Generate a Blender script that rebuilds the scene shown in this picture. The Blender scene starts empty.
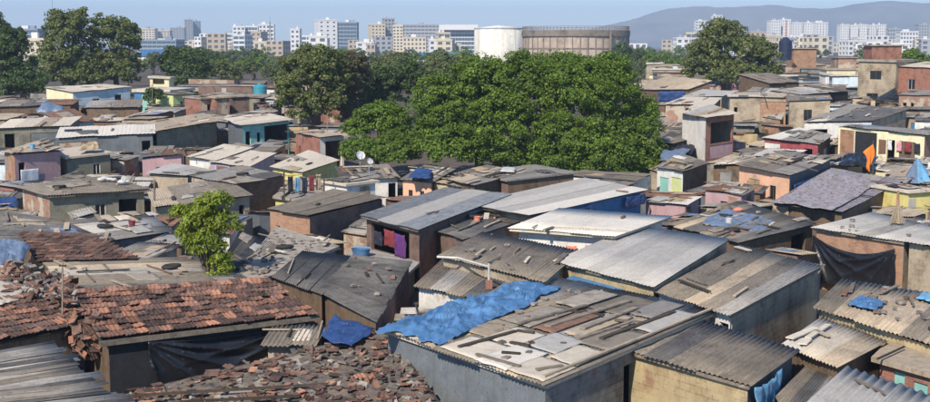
import bpy, math, random
import numpy as np
from mathutils import Vector, Matrix, noise as mnoise

# ------------------------------------------------------------------ camera, sky, sun, exposure
sc = bpy.context.scene
COL = sc.collection
CAM_Z = 11.0
FPX = 1278.0                      # focal length in pixels of the 930 px wide photograph
PITCH = math.atan(156.0 / FPX)    # horizon lies at y = 45 px
cam_d = bpy.data.cameras.new('camera')
cam_d.sensor_fit = 'HORIZONTAL'; cam_d.sensor_width = 36.0
cam_d.lens = 36.0 * FPX / 930.0
cam_d.clip_start = 0.5; cam_d.clip_end = 30000
cam = bpy.data.objects.new('camera', cam_d); COL.objects.link(cam)
cam.location = (0, 0, CAM_Z); cam.rotation_euler = (math.pi / 2 - PITCH, 0, 0)
sc.camera = cam

SUN_AZ = math.atan2(-0.44, -0.90)   # direction to the sun: left and a little behind the camera
SUN_EL = math.radians(40)
world = bpy.data.worlds.new('World'); sc.world = world; world.use_nodes = True
wn = world.node_tree.nodes; wl = world.node_tree.links
bg = wn['Background']
sky = wn.new('ShaderNodeTexSky'); sky.sky_type = 'NISHITA'; sky.sun_disc = False
sky.sun_elevation = SUN_EL; sky.sun_rotation = SUN_AZ
sky.air_density = 1.0; sky.dust_density = 0.1; sky.ozone_density = 8.0; sky.altitude = 0
wl.new(sky.outputs[0], bg.inputs[0]); bg.inputs[1].default_value = 0.13
sun_d = bpy.data.lights.new('sun', 'SUN'); sun_d.energy = 4.4; sun_d.angle = math.radians(0.9)
sun_d.color = (1.0, 0.905, 0.78)
sun = bpy.data.objects.new('sun', sun_d); COL.objects.link(sun)
TOSUN = Vector((math.sin(SUN_AZ) * math.cos(SUN_EL), math.cos(SUN_AZ) * math.cos(SUN_EL), math.sin(SUN_EL)))
sun.rotation_euler = (-TOSUN).to_track_quat('-Z', 'Y').to_euler(); sun.location = (-60, -30, 80)
sc.view_settings.view_transform = 'Standard'; sc.view_settings.look = 'None'
sc.view_settings.exposure = 0.54; sc.view_settings.gamma = 1.0
sc.view_settings.use_curve_mapping = False
sc.cycles.use_denoising = True
sc.cycles.max_bounces = 6; sc.cycles.diffuse_bounces = 3; sc.cycles.transmission_bounces = 3
sc.cycles.volume_bounces = 0; sc.cycles.transparent_max_bounces = 6

# ------------------------------------------------------------------ geometry of the place
def smooth(a, b, x):
    t = min(1, max(0, (x - a) / (b - a))); return t * t * (3 - 2 * t)
def T(y):                          # ground height: low near the camera, rising to a flat plain
    return 4.0 * smooth(58, 150, y)
SA, CA = math.sin(PITCH), math.cos(PITCH)
def ray(x, y):
    a = (x - 465.0) / FPX; b = (201.0 - y) / FPX
    return Vector((a, CA + b * SA, -SA + b * CA))
def px(x, y, h=0.0):               # point of the photograph on the surface h metres above the ground
    d = ray(x, y); lo, hi = 1.0, 6000.0
    for _ in range(46):
        m = 0.5 * (lo + hi)
        if CAM_Z + d.z * m > T(d.y * m) + h: lo = m
        else: hi = m
    return Vector((d.x * lo, d.y * lo, CAM_Z + d.z * lo))
def pd(x, y, dist):                # point of the photograph at a distance along the view
    d = ray(x, y); k = dist / d.y
    return Vector((d.x * k, dist, CAM_Z + d.z * k))

# ------------------------------------------------------------------ objects
def tag(o, label=None, cat=None, group=None, kind=None):
    if label: o['label'] = label
    if cat: o['category'] = cat
    if group: o['group'] = group
    if kind: o['kind'] = kind
    return o
def empty(name, loc, label=None, cat=None, group=None):
    o = bpy.data.objects.new(name, None); COL.objects.link(o)
    o.location = loc; o.empty_display_size = 0.3
    return tag(o, label, cat, group)
def link(name, me, parent=None, loc=None, mat=None):
    o = bpy.data.objects.new(name, me); COL.objects.link(o)
    if mat is not None and not me.materials: me.materials.append(mat)
    if loc is not None: o.location = loc
    if parent is not None:
        o.parent = parent
    return o
class MB:
    def __init__(s): s.v = []; s.f = []; s.uv = []; s.mi = []
    def face(s, pts, uv=None, mi=0):
        n = len(s.v); s.v += [tuple(p) for p in pts]
        s.f.append(tuple(range(n, n + len(pts))))
        s.uv += list(uv) if uv else [(p[0] + p[1], p[2]) for p in pts]
        s.mi.append(mi)
    def box(s, c, hx, hy, hz, R=None, mi=0):
        c = Vector(c); P = []
        for dx in (-1, 1):
            for dy in (-1, 1):
                for dz in (-1, 1):
                    q = Vector((dx * hx, dy * hy, dz * hz))
                    P.append(c + (R @ q if R is not None else q))
        for q in ((0, 1, 3, 2), (4, 6, 7, 5), (0, 4, 5, 1), (2, 3, 7, 6), (0, 2, 6, 4), (1, 5, 7, 3)):
            s.face([P[k] for k in q], mi=mi)
    def bar(s, a, b, w, h=None, mi=0):
        a = Vector(a); b = Vector(b); h = h or w
        d = b - a; L = d.length
        if L < 1e-6: return
        R = d.to_track_quat('X', 'Z').to_matrix()
        s.box((a + b) / 2, L / 2, w / 2, h / 2, R, mi)
    def tube(s, pts, rads, n=7, mi=0, cap=True):
        rings = []
        for i, p in enumerate(pts):
            p = Vector(p)
            d = Vector(pts[min(i + 1, len(pts) - 1)]) - Vector(pts[max(i - 1, 0)])
            R = d.to_track_quat('Z', 'Y').to_matrix()
            rings.append([p + R @ Vector((rads[i] * math.cos(2 * math.pi * k / n), rads[i] * math.sin(2 * math.pi * k / n), 0)) for k in range(n)])
        for i in range(len(rings) - 1):
            for k in range(n):
                s.face([rings[i][k], rings[i][(k + 1) % n], rings[i + 1][(k + 1) % n], rings[i + 1][k]], mi=mi)
        if cap:
            s.face(rings[-1], mi=mi); s.face(rings[0][::-1], mi=mi)
    def mesh(s, name, mats, org=None, smooth=False, weld=False):
        v = s.v
        if org is not None: v = [(a - org[0], b - org[1], c - org[2]) for a, b, c in v]
        me = bpy.data.meshes.new(name); me.from_pydata(v, [], s.f)
        uvl = me.uv_layers.new(name='UVMap')
        uvl.data.foreach_set('uv', np.array(s.uv, dtype=np.float32).ravel())
        for m in (mats if isinstance(mats, (list, tuple)) else [mats]): me.materials.append(m)
        if any(s.mi): me.polygons.foreach_set('material_index', s.mi)
        if weld:
            import bmesh
            bm = bmesh.new(); bm.from_mesh(me); bmesh.ops.remove_doubles(bm, verts=bm.verts, dist=1e-4); bm.to_mesh(me); bm.free()
        if smooth: me.polygons.foreach_set('use_smooth', [True] * len(me.polygons))
        me.update(); return me
    def build(s, name, mats, parent=None, loc=None, smooth=False, weld=False):
        # vertices are in world space; the object's origin is put at loc (or at the parent)
        org = Vector(loc) if loc is not None else (parent.location if parent is not None and parent.parent is None else Vector((0, 0, 0)))
        if parent is not None and parent.parent is not None: org = parent.location + parent.parent.location
        me = s.mesh(name, mats, org, smooth, weld)
        return link(name, me, parent, None if parent is not None else org)
def grid_mesh(name, V, nx, ny, mat, org, smooth=True, thick=0.0, uvs=None):
    # V: (ny+1)*(nx+1) points in world space
    V = np.array(V, dtype=float).reshape(-1, 3) - np.array(org)[None, :]
    idx = lambda i, j: j * (nx + 1) + i
    F = [(idx(i, j), idx(i + 1, j), idx(i + 1, j + 1), idx(i, j + 1)) for j in range(ny) for i in range(nx)]
    if thick:
        n = len(V)
        e1 = V[idx(nx, 0)] - V[0]; e2 = V[idx(0, ny)] - V[0]; nn = np.cross(e1, e2); nn /= (np.linalg.norm(nn) + 1e-9)
        V2 = V - nn[None, :] * thick
        F2 = [tuple(q + n for q in f[::-1]) for f in F]
        E = []
        for i in range(nx):
            E.append((idx(i + 1, 0), idx(i, 0), idx(i, 0) + n, idx(i + 1, 0) + n))
            E.append((idx(i, ny), idx(i + 1, ny), idx(i + 1, ny) + n, idx(i, ny) + n))
        for j in range(ny):
            E.append((idx(0, j), idx(0, j + 1), idx(0, j + 1) + n, idx(0, j) + n))
            E.append((idx(nx, j + 1), idx(nx, j), idx(nx, j) + n, idx(nx, j + 1) + n))
        V = np.vstack([V, V2]); F = F + F2 + E
        if uvs is not None: uvs = list(uvs) + list(uvs)
    me = bpy.data.meshes.new(name); me.from_pydata([tuple(p) for p in V], [], F)
    if uvs is not None:
        uvl = me.uv_layers.new(name='UVMap')
        li = np.zeros(len(me.loops), dtype=np.int32); me.loops.foreach_get('vertex_index', li)
        uvl.data.foreach_set('uv', np.array(uvs, dtype=np.float32)[li].ravel())
    me.materials.append(mat)
    if smooth: me.polygons.foreach_set('use_smooth', [True] * len(me.polygons))
    me.update(); return me

# ------------------------------------------------------------------ materials
def nodes(name):
    m = bpy.data.materials.new(name); m.use_nodes = True
    nt = m.node_tree; return m, nt.nodes, nt.links, nt.nodes['Principled BSDF']
def mixc(N, L, fac, a, b, typ='MIX'):
    n = N.new('ShaderNodeMix'); n.data_type = 'RGBA'; n.blend_type = typ
    for sock, val in ((n.inputs[0], fac), (n.inputs[6], a), (n.inputs[7], b)):
        if hasattr(val, 'is_linked') or hasattr(val, 'links'): L.new(val, sock)
        else: sock.default_value = val if not isinstance(val, tuple) else (*val[:3], 1)
    return n.outputs[2]
def noise(N, L, vec, scale, detail=5, rough=.6):
    n = N.new('ShaderNodeTexNoise'); n.inputs['Scale'].default_value = scale
    n.inputs['Detail'].default_value = detail; n.inputs['Roughness'].default_value = rough
    if vec is not None: L.new(vec, n.inputs['Vector'])
    return n.outputs['Fac']
def ramp(N, L, fac, lo, hi):
    r = N.new('ShaderNodeMapRange'); r.inputs[1].default_value = lo; r.inputs[2].default_value = hi
    r.clamp = True; L.new(fac, r.inputs[0]); return r.outputs[0]
def rnd_scale(N, L, col, amt):
    oi = N.new('ShaderNodeObjectInfo')
    r = N.new('ShaderNodeMapRange'); r.inputs[3].default_value = 1 - amt; r.inputs[4].default_value = 1 + amt * .8
    L.new(oi.outputs['Random'], r.inputs[0])
    v = N.new('ShaderNodeVectorMath'); v.operation = 'SCALE'
    L.new(col, v.inputs[0]); L.new(r.outputs[0], v.inputs[3]); return v.outputs[0]
def mat_surf(name, c1, c2, stain=(.03, .027, .024), stain_lo=.52, stain_hi=.75, scale=1.6, rough=.88, bump=.3, rnd=.22, streak=None, spec=.12, patch=None, sd=.55, sl=True, course=0):
    m, N, L, b = nodes(name)
    g = N.new('ShaderNodeNewGeometry'); vec = g.outputs['Position']
    base = mixc(N, L, ramp(N, L, noise(N, L, vec, scale * 3, 7, .7), .33, .67), c1, c2)
    st = ramp(N, L, noise(N, L, vec, scale, 6, .65), stain_lo, stain_hi)
    base = mixc(N, L, st, base, stain)
    if streak:
        uv = N.new('ShaderNodeUVMap'); mp = N.new('ShaderNodeMapping'); mp.inputs['Scale'].default_value = streak
        L.new(uv.outputs[0], mp.inputs[0])
        s2 = ramp(N, L, noise(N, L, mp.outputs[0], 1.0, 6, .65), .47, .68)
        base = mixc(N, L, s2, base, tuple(q * sd for q in c1))
        s3 = ramp(N, L, noise(N, L, mp.outputs[0], 2.3, 4, .6), .60, .74)
        if sl: base = mixc(N, L, s3, base, tuple(min(.8, q * 1.22 + .02) for q in c1))
    sp = ramp(N, L, noise(N, L, vec, scale * 14, 3, .6), .58, .72)
    base = mixc(N, L, sp, base, tuple(q * .6 for q in c2))
    if patch:
        pz = ramp(N, L, noise(N, L, vec, patch[1], 3, .5), patch[2], patch[2] + .05)
        base = mixc(N, L, pz, base, patch[0])
    if course:
        u2 = N.new('ShaderNodeUVMap'); br = N.new('ShaderNodeTexBrick'); L.new(u2.outputs[0], br.inputs['Vector'])
        br.inputs['Color1'].default_value = (1, 1, 1, 1); br.inputs['Color2'].default_value = (.84, .83, .82, 1); br.inputs['Mortar'].default_value = (.66, .64, .62, 1)
        br.inputs['Scale'].default_value = 1; br.inputs['Brick Width'].default_value = .42; br.inputs['Row Height'].default_value = .21; br.inputs['Mortar Size'].default_value = .018
        k_ = ramp(N, L, noise(N, L, vec, .8, 4, .6), .42, .62)
        base = mixc(N, L, k_, base, mixc(N, L, 1.0, base, br.outputs['Color'], 'MULTIPLY'))
    if rnd: base = rnd_scale(N, L, base, rnd)
    L.new(base, b.inputs['Base Color']); b.inputs['Roughness'].default_value = rough
    b.inputs['Specular IOR Level'].default_value = spec
    if bump:
        bn = N.new('ShaderNodeBump'); bn.inputs['Strength'].default_value = bump; bn.inputs['Distance'].default_value = .03
        L.new(noise(N, L, vec, scale * 9, 6, .7), bn.inputs['Height']); L.new(bn.outputs[0], b.inputs['Normal'])
    return m
def mat_brick(name, c1, c2, mortar, plaster=None, row=.085, wid=.23):
    m, N, L, b = nodes(name)
    uv = N.new('ShaderNodeUVMap'); br = N.new('ShaderNodeTexBrick')
    L.new(uv.outputs[0], br.inputs['Vector'])
    br.inputs['Color1'].default_value = (*c1, 1); br.inputs['Color2'].default_value = (*c2, 1); br.inputs['Mortar'].default_value = (*mortar, 1)
    br.inputs['Scale'].default_value = 1; br.inputs['Brick Width'].default_value = wid; br.inputs['Row Height'].default_value = row
    br.inputs['Mortar Size'].default_value = .012; br.inputs['Bias'].default_value = -.1
    g = N.new('ShaderNodeNewGeometry')
    st = ramp(N, L, noise(N, L, g.outputs['Position'], 1.7, 6, .65), .48, .75)
    col = mixc(N, L, st, br.outputs['Color'], tuple(q * .35 for q in c1))
    st2 = ramp(N, L, noise(N, L, g.outputs['Position'], 9, 4, .6), .5, .72)
    col = mixc(N, L, st2, col, tuple(min(1, q * 1.35) for q in c2))
    if plaster:
        ps = ramp(N, L, noise(N, L, g.outputs['Position'], .9, 5, .6), .5, .56)
        col = mixc(N, L, ps, col, plaster)
    col = rnd_scale(N, L, col, .15)
    L.new(col, b.inputs['Base Color']); b.inputs['Roughness'].default_value = .92; b.inputs['Specular IOR Level'].default_value = .2
    bn = N.new('ShaderNodeBump'); bn.inputs['Strength'].default_value = .6; bn.inputs['Distance'].default_value = .02; bn.invert = True
    L.new(br.outputs['Fac'], bn.inputs['Height']); L.new(bn.outputs[0], b.inputs['Normal'])
    return m
def mat_leaf(name, dark, mid, light):
    m, N, L, b = nodes(name)
    g = N.new('ShaderNodeNewGeometry')
    r = N.new('ShaderNodeValToRGB'); L.new(g.outputs['Random Per Island'], r.inputs[0])
    e = r.color_ramp.elements
    e[0].position = 0; e[0].color = (*dark, 1); e[1].position = 1; e[1].color = (*light, 1)
    k = r.color_ramp.elements.new(.6); k.color = (*mid, 1)
    n = ramp(N, L, noise(N, L, g.outputs['Position'], .55, 3, .5), .35, .68)
    col = mixc(N, L, n, r.outputs[0], tuple(q * .62 for q in mid))
    L.new(col, b.inputs['Base Color']); b.inputs['Roughness'].default_value = .6; b.inputs['Specular IOR Level'].default_value = .3
    tr = N.new('ShaderNodeBsdfTranslucent')
    L.new(mixc(N, L, .5, col, (light[0] * 1.2, light[1] * 1.25, light[2] * .7)), tr.inputs[0])
    mx = N.new('ShaderNodeMixShader'); mx.inputs[0].default_value = .28
    L.new(b.outputs[0], mx.inputs[1]); L.new(tr.outputs[0], mx.inputs[2])
    L.new(mx.outputs[0], N['Material Output'].inputs[0])
    return m
def mat_plain(name, c, rough=.6, spec=.3, rnd=.12, metal=0, var=.35):
    m, N, L, b = nodes(name)
    g = N.new('ShaderNodeNewGeometry')
    col = mixc(N, L, ramp(N, L, noise(N, L, g.outputs['Position'], 4, 5, .65), .35, .75), c, tuple(q * (1 - var) for q in c))
    if rnd: col = rnd_scale(N, L, col, rnd)
    L.new(col, b.inputs['Base Color']); b.inputs['Roughness'].default_value = rough
    b.inputs['Specular IOR Level'].default_value = spec; b.inputs['Metallic'].default_value = metal
    return m

DK = (.035, .032, .03)
ST = (9, .55, 1)
ROOF = {
 'grey':  mat_surf('roof_grey', (.33, .305, .27), (.23, .213, .188), DK, .55, .82, 1.3, .92, .25, .22, ST),
 'dark':  mat_surf('roof_dark', (.15, .14, .13), (.09, .086, .082), (.025, .024, .023), .5, .75, 1.3, .92, .25, .25, ST),
 'brown': mat_surf('roof_brown', (.25, .212, .165), (.165, .14, .11), DK, .54, .8, 1.3, .92, .25, .22, ST),
 'tan':   mat_surf('roof_tan', (.45, .365, .26), (.32, .255, .18), (.09, .07, .05), .55, .82, 1.3, .92, .25, .2, ST),
 'white': mat_surf('roof_white', (.64, .59, .50), (.55, .50, .42), (.30, .24, .17), .60, .85, 1.0, .88, .15, .08, ST, sd=.82),
 'pale':  mat_surf('roof_pale', (.43, .405, .36), (.35, .325, .29), (.22, .185, .14), .56, .82, 1.1, .9, .2, .12, ST, sd=.75),
 'blue':  mat_surf('roof_bluegrey', (.27, .28, .285), (.185, .195, .20), (.05, .05, .05), .53, .78, 1.3, .85, .2, .2, ST),
 'cream': mat_surf('roof_cream', (.60, .525, .41), (.48, .415, .32), (.2, .15, .10), .57, .82, 1.2, .9, .2, .14, ST, sd=.7),
 'rust':  mat_surf('roof_rust', (.25, .14, .09), (.16, .095, .065), DK, .52, .77, 1.6, .92, .25, .25, ST),
 'purple':mat_surf('roof_purple', (.37, .345, .37), (.24, .215, .235), (.16, .13, .10), .47, .62, 3.2, .85, .6, .2, (3, 2, 1)),
 'concrete': mat_surf('roof_concrete', (.36, .315, .25), (.26, .225, .18), (.08, .07, .055), .5, .75, 1.5, .95, .6, .15),
}
WALL = {
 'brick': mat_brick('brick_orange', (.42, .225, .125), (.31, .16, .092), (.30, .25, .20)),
 'brickd': mat_brick('brick_dark_and_shade', (.20, .115, .085), (.145, .09, .07), (.19, .165, .14)),  # dark brick; also paints the shaded face of one orange brick house
 'brickr': mat_brick('brick_red', (.32, .125, .08), (.24, .10, .07), (.26, .20, .16)),
 'brickp': mat_brick('brick_half_plastered', (.36, .20, .13), (.27, .15, .10), (.3, .25, .2), (.42, .36, .27)),
 'tan':   mat_surf('plaster_tan', (.43, .355, .255), (.35, .285, .20), (.16, .125, .085), .48, .72, .8, .93, .35, .12, (1.6, .45, 1), sd=.74, sl=False, patch=((.30, .18, .12), .75, .63), course=1),
 'ochre': mat_surf('plaster_ochre', (.52, .41, .235), (.44, .34, .195), (.24, .16, .09), .50, .72, .8, .93, .35, .1, (1.6, .45, 1), sd=.74, sl=False, patch=((.33, .19, .12), .75, .63), course=1),
 'grey':  mat_surf('plaster_grey', (.26, .255, .235), (.20, .195, .18), (.08, .075, .07), .48, .74, .8, .93, .35, .15, (1.6, .45, 1), sd=.74, sl=False, patch=((.20, .15, .12), .75, .63), course=1),
 'olive': mat_surf('plaster_olive', (.25, .24, .18), (.19, .18, .135), (.08, .075, .055), .48, .74, .8, .93, .35, .15, (1.6, .45, 1), sd=.74, sl=False, patch=((.20, .16, .12), .75, .63), course=1),
 'white': mat_surf('plaster_white', (.72, .69, .63), (.62, .59, .53), (.33, .29, .23), .50, .78, .8, .92, .3, .06, (1.6, .45, 1), sd=.74, sl=False, patch=((.32, .25, .2), .8, .66)),
 'cream': mat_surf('plaster_cream', (.74, .66, .43), (.66, .58, .37), (.36, .3, .2), .6, .88, .9, .9, .2, .06, (1.6, .45, 1), sd=.74, sl=False, patch=((.32, .25, .2), .8, .66)),
 'yellow': mat_surf('plaster_yellow', (.70, .60, .22), (.62, .53, .2), (.33, .26, .1), .52, .8, .8, .92, .3, .06, (1.6, .45, 1), sd=.74, sl=False),
 'lime':  mat_surf('plaster_lime', (.62, .66, .30), (.54, .58, .26), (.3, .3, .15), .52, .8, .8, .92, .3, .06, (1.6, .45, 1), sd=.74, sl=False),
 'pink':  mat_surf('plaster_pink', (.46, .30, .30), (.38, .25, .25), (.25, .15, .14), .55, .8, .9, .9, .2, .06, (1.6, .45, 1), sd=.74, sl=False, patch=((.32, .25, .2), .8, .66)),
 'peach': mat_surf('plaster_peach', (.72, .42, .27), (.64, .37, .24), (.38, .24, .15), .52, .8, .8, .92, .3, .06, (1.6, .45, 1), sd=.74, sl=False, patch=((.32, .25, .2), .8, .66)),
 'turq':  mat_surf('plaster_turquoise', (.30, .58, .50), (.25, .50, .43), (.1, .22, .19), .50, .76, .8, .92, .3, .06, (1.6, .45, 1), sd=.74, sl=False, patch=((.32, .25, .2), .8, .66)),
 'sky':   mat_surf('plaster_paleblue', (.58, .66, .68), (.50, .58, .61), (.3, .31, .3), .50, .76, .8, .92, .3, .06, (1.6, .45, 1), sd=.74, sl=False, patch=((.32, .25, .2), .8, .66)),
 'blue':  mat_surf('plaster_blue', (.08, .20, .36), (.06, .16, .30), (.04, .08, .13), .50, .76, .8, .92, .3, .06, (1.6, .45, 1), sd=.74, sl=False),
 'slate': mat_surf('slate_and_painted_shade', (.155, .17, .18), (.115, .128, .136), (.06, .065, .07), .53, .8, .9, .8, .2, .15, (3, .4, 1), sd=.72, sl=False),  # slate sheet; also carries painted blue shade on some walls
 'lav':   mat_surf('plaster_lavender', (.45, .38, .46), (.38, .32, .39), (.2, .17, .19), .50, .76, .8, .92, .3, .06, (1.6, .45, 1), sd=.74, sl=False),
 'red':   mat_surf('plaster_red', (.36, .09, .10), (.28, .07, .075), (.15, .05, .05), .50, .76, .8, .92, .3, .06, (1.6, .45, 1), sd=.74, sl=False),
 'wood':  mat_surf('wall_wood', (.20, .135, .085), (.13, .09, .06), DK, .5, .75, 1.5, .9, .3, .2, (8, .6, 1)),
 'black': mat_surf('wall_black_sheet', (.03, .031, .034), (.02, .021, .023), (.012, .012, .012), .5, .8, 1, .6, .3, .1),
}
TILE = mat_surf('clay_tile', (.29, .15, .098), (.19, .102, .072), (.06, .048, .04), .46, .66, 1.4, .93, .5, .45)
TILE_D = mat_surf('clay_tile_sooty', (.16, .095, .072), (.105, .068, .055), (.03, .027, .025), .47, .7, 2.2, .9, .4, .45)
TILE_O = mat_surf('clay_tile_bright', (.38, .185, .11), (.28, .14, .09), (.08, .05, .04), .58, .8, 2.2, .9, .3, .3)
FRAME = mat_plain('window_frame_paint', (.50, .46, .38))
FRAME_D = mat_plain('window_frame_dark', (.09, .075, .06))
GLASS = mat_plain('dark_window_pane', (.016, .017, .019), .25, .5, .2)
TIMBER = mat_surf('timber_grey', (.27, .225, .175), (.18, .15, .115), DK, .5, .78, 3, .9, .3, .3, (10, 1, 1))
TIMBER_D = mat_surf('timber_dark', (.085, .068, .052), (.055, .045, .036), (.02, .02, .02), .5, .78, 3, .9, .3, .3, (10, 1, 1))
STONE = mat_surf('rubble_stone', (.30, .265, .22), (.20, .175, .145), DK, .5, .78, 3, .95, .5, .35)
SHEETW = mat_plain('white_plastic', (.50, .49, .46), .55, .3)
PIPE = mat_plain('pale_pipe', (.52, .50, .45), .55, .3)
METAL = mat_plain('grey_metal', (.25, .25, .25), .5, .4, .2, .4)
def mat_tarp(name, c, rough=.45, spec=.4, var=.45, sc_=2.2):
    m, N, L, b = nodes(name)
    g = N.new('ShaderNodeNewGeometry')
    col = mixc(N, L, ramp(N, L, noise(N, L, g.outputs['Position'], sc_, 5, .65), .35, .7), c, tuple(q * (1 - var) for q in c))
    col = mixc(N, L, ramp(N, L, noise(N, L, g.outputs['Position'], sc_ * 4, 4, .6), .6, .75), col, tuple(min(.8, q * 1.3 + .07) for q in c))
    L.new(col, b.inputs['Base Color']); b.inputs['Roughness'].default_value = rough; b.inputs['Specular IOR Level'].default_value = spec
    bn = N.new('ShaderNodeBump'); bn.inputs['Strength'].default_value = .25; bn.inputs['Distance'].default_value = .04
    L.new(noise(N, L, g.outputs['Position'], 7, 5, .6), bn.inputs['Height']); L.new(bn.outputs[0], b.inputs['Normal'])
    return m
TARP = {'blue': mat_tarp('tarp_blue', (.085, .205, .39), .55, .3, .6, 1.4), 'navy': mat_tarp('tarp_navy', (.028, .066, .19), .5, .35, .5),
        'black': mat_tarp('tarp_black', (.014, .014, .016), .3, .5, .3), 'greyblue': mat_tarp('tarp_greyblue', (.16, .21, .29)),
        'white': mat_tarp('tarp_white', (.58, .6, .62), .5, .3, .25), 'orange': mat_tarp('cloth_orange', (.75, .20, .03), .8, .2, .2),
        'violet': mat_tarp('cloth_violet', (.11, .035, .15), .8, .2, .3), 'red': mat_tarp('cloth_red', (.21, .04, .045), .8, .2, .3),
        'teal': mat_tarp('cloth_teal', (.04, .20, .22), .8, .2, .3), 'salmon': mat_tarp('cloth_salmon', (.62, .23, .15), .8, .2, .3),
        'pinkc': mat_tarp('cloth_pink', (.6, .3, .34), .8, .2, .3), 'darkc': mat_tarp('cloth_dark', (.03, .03, .045), .8, .2, .3),
        'lightblue': mat_tarp('tarp_lightblue', (.16, .38, .58)), 'tanc': mat_tarp('cloth_tan', (.40, .30, .19), .9, .2, .3)}
print('part1 ok')
# ------------------------------------------------------------------ builders
FOOT = []                                       # plan outlines already taken
def bil(Q, u, v):
    return (Q[0] * (1 - u) + Q[1] * u) * (1 - v) + (Q[3] * (1 - u) + Q[2] * u) * v
def upnormal(Q):
    n = (Q[2] - Q[0]).cross(Q[3] - Q[1])
    n.normalize(); return n if n.z > 0 else -n
ALT = {'grey': ['brown', 'pale', 'dark'], 'dark': ['grey', 'brown'], 'brown': ['grey', 'dark', 'tan'], 'tan': ['brown', 'grey'],
       'white': ['pale'], 'pale': ['grey', 'white'], 'blue': ['dark', 'pale'], 'cream': ['tan', 'pale'], 'rust': ['brown', 'dark'],
       'purple': ['grey'], 'concrete': ['tan']}
def corr_roof(root, Q, color, direc='v', seed=0, pitch=.15, mixp=.2, sheet_w=.98, sheet_l=8.5, wild=1.0):
    rng = random.Random(seed)
    dist = (Q[0].y + Q[2].y) / 2
    if direc == 'u': Q = [Q[1], Q[2], Q[3], Q[0]]
    n = upnormal(Q)
    lu = ((Q[1] - Q[0]).length + (Q[2] - Q[3]).length) / 2; lv = ((Q[3] - Q[0]).length + (Q[2] - Q[1]).length) / 2
    near = dist < 62
    if not near: sheet_w *= 1.5 if dist < 110 else 2.2; sheet_l *= 1.5; pitch *= 1.0 if dist < 75 else 2.0
    ppw = 6 if dist < 62 else 4
    nc = max(1, round(lu / sheet_w)); nr = max(1, math.ceil(lv / sheet_l - .35))
    amp = (.024 if pitch < .25 else .04) if near else (.02 if dist < 75 else .011)
    if color in ('white', 'pale') and pitch < .25: amp *= .55
    base = root.location
    for r in range(nr):
        for c in range(nc):
            u0 = c / nc - .04 / lu; u1 = (c + 1) / nc + .04 / lu
            v0 = r / nr - .10 / lv; v1 = (r + 1) / nr + .10 / lv
            if r == 0: v0 = -rng.random() * .14 * wild / lv
            if r == nr - 1: v1 = 1 + (rng.random() - .5) * .16 * wild / lv
            lift = .008 * (c % 2) + .014 * ((nr - r) % 2) + rng.random() * .012 * wild
            tw = (rng.random() - .5) * .03 * wild; sk = (rng.random() - .5) * .05 * wild / lu
            w = lu / nc + .08
            ns = max(6, int(w / pitch * ppw)); nv = 3 if dist < 130 else 1
            V = []; UV = []; ou, ov = rng.random() * 40, rng.random() * 40
            sag = rng.random() * .008 * wild
            for j in range(nv + 1):
                t = j / nv
                for i in range(ns + 1):
                    s = i / ns
                    p = bil(Q, u0 + (u1 - u0) * s + sk * (t - .5), v0 + (v1 - v0) * t)
                    z = amp * math.sin(2 * math.pi * (s * w / pitch)) + lift + tw * (s - .5) * (1 if t < .5 else .3) - sag * 4 * t * (1 - t) + .03
                    z += (.02 * wild * mnoise.noise(p * 1.1)) if near else (.05 * min(2, wild) * mnoise.noise(p * .7))
                    V.append(p + n * z); UV.append((s * w + ou, t * lv / nr + ov))
            ctr = bil(Q, (u0 + u1) / 2, (v0 + v1) / 2)
            m = color if rng.random() > mixp else rng.choice(ALT.get(color, ['grey']))
            me = grid_mesh('roof_sheet', V, ns, nv, ROOF[m], ctr, True, .012 if near else 0, UV)
            link('roof_sheet', me, root, ctr - base)
def tile_mesh(mat):
    xs = [-.155, -.115, -.06, 0, .06, .11, .15]; zs = [.0, .028, .004, .022, .004, .03, .018]
    V = []; F = []
    for y, lift in ((-.21, .045), (.21, .0)):
        for x, z in zip(xs, zs): V.append((x, y, z + lift))
    for y, lift in ((-.21, .045), (.21, .0)):
        for x, z in zip(xs, zs): V.append((x, y, z + lift - .022))
    k = 7
    for i in range(6):
        F.append((i, i + 1, k + i + 1, k + i)); F.append((2 * k + i, 3 * k + i, 3 * k + i + 1, 2 * k + i + 1))
        F.append((i + 1, i, 2 * k + i, 2 * k + i + 1)); F.append((k + i, k + i + 1, 3 * k + i + 1, 3 * k + i))
    F.append((0, k, 3 * k, 2 * k)); F.append((k - 1, 3 * k - 1, 4 * k - 1, 2 * k - 1))
    me = bpy.data.meshes.new('roof_tile'); me.from_pydata(V, [], F); me.materials.append(mat); me.update(); return me
TM = {'a': tile_mesh(TILE), 'b': tile_mesh(TILE_D), 'c': tile_mesh(TILE_O)}
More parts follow.
